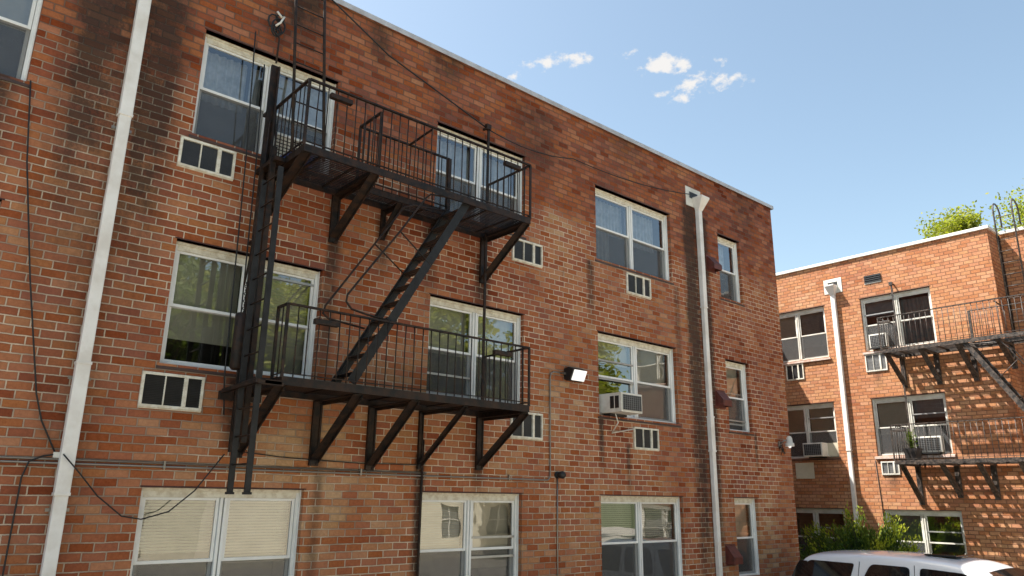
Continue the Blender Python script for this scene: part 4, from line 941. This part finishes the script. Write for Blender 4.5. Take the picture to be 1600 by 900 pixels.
for i, (x, y, h, r, mt) in enumerate([(-3.5, -22, 9.5, 3.6, M_leaf2), (4.0, -27, 12.5, 4.6, M_leaf), (11.0, -31, 15, 5.2, M_leaf2), (20, -34, 15, 5.4, M_leaf), (29, -33, 14, 5., M_leaf2), (3.0, -17.5, 6.5, 2.4, M_leaf), (24.5, -17, 8.5, 3.0, M_leaf), (15.5, -30, 15, 4.5, M_leaf), (25, -30, 15.5, 4.6, M_leaf), (37, -30, 15, 5., M_leaf)]):
    tree(x, y, h, r, 70, 11000, .40, mt, ['round green tree mirrored in the left windows', 'tall yellow green tree mirrored in the left middle floor windows', 'tall green tree behind the left end of the cream house', 'broad yellow green tree behind the middle of the cream house', 'green tree behind the right end of the cream house', 'small yellow green tree standing in front of the cream house', 'round yellow green tree at the right side of the cream house', 'yellow green tree rising behind the left half of the cream house', 'yellow green tree rising behind the right half of the cream house', 'rightmost yellow green tree mirrored in the windows'][i], 40 + i, 'trees mirrored in the windows')

# ------------------------------------------------------------------ white SUV
def suv():
    # local: +x forwards, y left, z up ; rear bumper at x=0
    t = empty('parked_suv', (13.63, -.60, GZ), 'white SUV with dark tinted windows parked in front of the bush', 'car', None, -math.pi / 2); t.scale = (.94, .94, .94)
    # body shell stations: x, half width, z bottom, z belt
    top = [(0.00, 1.02), (0.06, 1.12), (0.22, 1.17), (1.2, 1.17), (2.6, 1.15), (3.6, 1.15), (4.05, 1.17), (4.4, 1.13), (4.9, 1.03), (5.06, .86), (5.10, .66)]
    hwid = [.86, .93, .97, .985, .985, .985, .98, .96, .92, .86, .80]
    sec = []
    for (x, zt), hw in zip(top, hwid):
        zb = .42 if 0.2 < x < 4.9 else .48
        ring = [(x, 0, zb), (x, hw * .8, zb), (x, hw * .96, zb + .1), (x, hw, (zb + zt) / 2), (x, hw * .985, zt - .08), (x, hw * .95, zt), (x, hw * .5, zt + .02), (x, 0, zt + .03)]
        ring = ring + [(p[0], -p[1], p[2]) for p in ring[-2:0:-1]]
        sec.append(ring)
    def loft(sec, name, mat, caps=True, sub=1):
        m = MB(); k = len(sec[0])
        for r in sec: m.v += r
        for i in range(len(sec) - 1):
            for j in range(k): m.f.append((i * k + j, i * k + (j + 1) % k, (i + 1) * k + (j + 1) % k, (i + 1) * k + j)); m.m.append(0)
        if caps: m.f.append(tuple(range(k))); m.m.append(0); m.f.append(tuple((len(sec) - 1) * k + j for j in reversed(range(k)))); m.m.append(0)
        o = m.build(name, mat, t, smooth=True)
        s = o.modifiers.new('s', 'SUBSURF'); s.levels = sub; s.render_levels = sub + 1
        return o
    body = loft(sec, 'body', M_paint)
    # cabin shell
    prof = [(0.10, 1.10, 1.16), (0.14, 1.30, 1.34), (0.30, 1.68, 1.74), (0.42, 1.80, 1.865), (0.62, 1.84, 1.905), (1.4, 1.875, 1.94), (2.3, 1.87, 1.94), (2.9, 1.83, 1.90), (3.22, 1.765, 1.835), (3.40, 1.69, 1.745), (3.75, 1.47, 1.51), (4.12, 1.20, 1.23)]
    sec = []
    for (x, ze, zc) in prof:
        def hw(z): return .965 - max(0, (z - 1.15)) * .235
        ring = [(x, 0, 1.08), (x, .93, 1.08), (x, hw(1.15), 1.12)]
        for f in (.33, .66): z = 1.12 + (ze - .06 - 1.12) * f; ring.append((x, hw(z), z))
        ring += [(x, hw(ze - .05), ze - .05), (x, hw(ze) - .025, ze), (x, hw(ze) - .12, ze + .035 * (zc - ze) / .065), (x, .35, zc - .008), (x, 0, zc)]
        ring = ring + [(p[0], -p[1], p[2]) for p in ring[-2:0:-1]]
        sec.append(ring)
    loft(sec, 'cabin', M_paint, sub=1)
    def hw(z): return .965 - max(0, (z - 1.15)) * .235
    def rounded(poly, r=.05, n=4):
        out = []; k = len(poly)
        for i in range(k):
            p = Vector(poly[i]); a = (Vector(poly[i - 1]) - p); b = (Vector(poly[(i + 1) % k]) - p); rr = min(r, a.length * .4, b.length * .4)
            A = p + a.normalized() * rr; B = p + b.normalized() * rr
            for j in range(n + 1): u = j / n; out.append(A * (1 - u) ** 2 + p * 2 * u * (1 - u) + B * u * u)
        return out
    for s in (1, -1):
        for nm, poly, r in (('quarter_glass', [(.22, 1.24), (1.10, 1.22), (1.26, 1.50), (1.33, 1.745), (.52, 1.755), (.36, 1.64)], .05), ('rear_door_glass', [(1.42, 1.22), (2.22, 1.22), (2.26, 1.745), (1.62, 1.755), (1.50, 1.55)], .08), ('front_door_glass', [(2.40, 1.22), (3.75, 1.24), (3.42, 1.52), (3.08, 1.71), (2.42, 1.745)], .06)):
            pp = rounded(poly, r); m = MB(); n = len(pp)
            for o_ in (.014, .001): m.v += [(p.x, s * (hw(p.y) + o_), p.y) for p in pp]
            m.f.append(tuple(range(n))); m.m.append(0)
            for i in range(n): j = (i + 1) % n; m.f.append((i, n + i, n + j, j)); m.m.append(0)
            m.build(nm, M_carglass, t)
        m = MB().box(3.45, 3.62, s * 1.0 if s > 0 else -1.22, s * 1.22 if s > 0 else -1.0, 1.18, 1.36); m.build('mirror', M_paint, t, bevel=.03)
        MB().box(.02, .12, s * .93 - .045, s * .93 + .03, .95, 1.35).build('tail_lamp', M_redlamp, t, bevel=.02)
        MB().box(4.93, 5.06, min(s * .62, s * .88), max(s * .62, s * .88), .78, .97).build('headlight', M_clearlamp, t, bevel=.02)
        for xw in (.98, 4.02):
            w = MB().tube([(xw, s * .74, .38), (xw, s * .76, .38), (xw, s * .97, .38), (xw, s * .985, .38)], [.34, .38, .38, .34], 28).build('wheel', M_rubber, t, smooth=False)
            MB().tube([(xw, s * .975, .38), (xw, s * .992, .38)], .25, 20).build('rim', M_rim, w)
            MB().tube([(xw, s * .90, .38), (xw, s * .972, .38)], .44, 28).build('wheel_arch', M_rubber, t)
    # rear glass with wrapped dark pillars, windscreen, sunroof
    m = MB(); pr = [(.105, 1.22), (.17, 1.42), (.28, 1.66), (.335, 1.735)]
    for (a, z) in pr: m.v += [(a - .018, y, z) for y in (-hw(z) - .012, -.5, 0, .5, hw(z) + .012)]
    for i in range(3):
        for j in range(4): m.f.append((i * 5 + j, i * 5 + j + 1, i * 5 + j + 6, i * 5 + j + 5)); m.m.append(0)
    m.build('rear_glass', M_carglass, t, smooth=True)
    for s in (1, -1):
        m = MB(); n = len(pr)
        for (a, z) in pr: m.v += [(a - .018, s * (hw(z) + .012), z), (a + .14, s * (hw(z) + .013), z)]
        for i in range(n - 1): m.f.append((2 * i, 2 * i + 1, 2 * i + 3, 2 * i + 2)); m.m.append(0)
        m.build('dark_pillar', M_carglass, t)
    m = MB(); pr = [(3.38, 1.755), (3.75, 1.525), (4.08, 1.27)]
    for i, (a, z) in enumerate(pr): 
        m.v += [(a + .03 - (abs(y) ** 2) * .03, y, z + .018 - (y * y) * .05) for y in np.linspace(-hw(z) + .09, hw(z) - .09, 7)]
    for i in range(2):
        for j in range(6): m.f.append((i * 7 + j, i * 7 + j + 1, i * 7 + j + 8, i * 7 + j + 7)); m.m.append(0)
    m.build('windscreen', M_carglass, t, smooth=True)
    for s in (1, -1):
        for (xa, xb2) in ((1.36, 1.42), (2.33, 2.33)):
            q = MB()
            for (z0, z1, a, b) in ((.55, 1.15, xa, xa), (1.15, 1.78, xa, xb2)):
                q.bar((a, s * (hw(z0) + .022 if z0 < 1.1 else hw(z0) + .004), z0), (b, s * (hw(z1) + .004), z1), .006, .008, up=(1, 0, 0))
            q.build('door_seam', M_dark, t)
    MB().box(2.35, 2.85, -.42, .42, 1.925, 1.952).build('sunroof', M_carglass, t, bevel=.01)
    MB().box(4.98, 5.13, -.55, .55, .62, .92).build('grille', M_dark, t, bevel=.02)
    MB().box(-.06, .10, -.92, .92, .45, .70).build('rear_bumper', M_paint, t, bevel=.04); MB().box(5.0, 5.18, -.88, .88, .40, .62).build('front_bumper', M_paint, t, bevel=.04)
suv()
for o in bpy.data.objects:
    if o.type == 'MESH' and o.parent is None and 'label' not in o and 'kind' not in o: print('UNTAGGED', o.name)
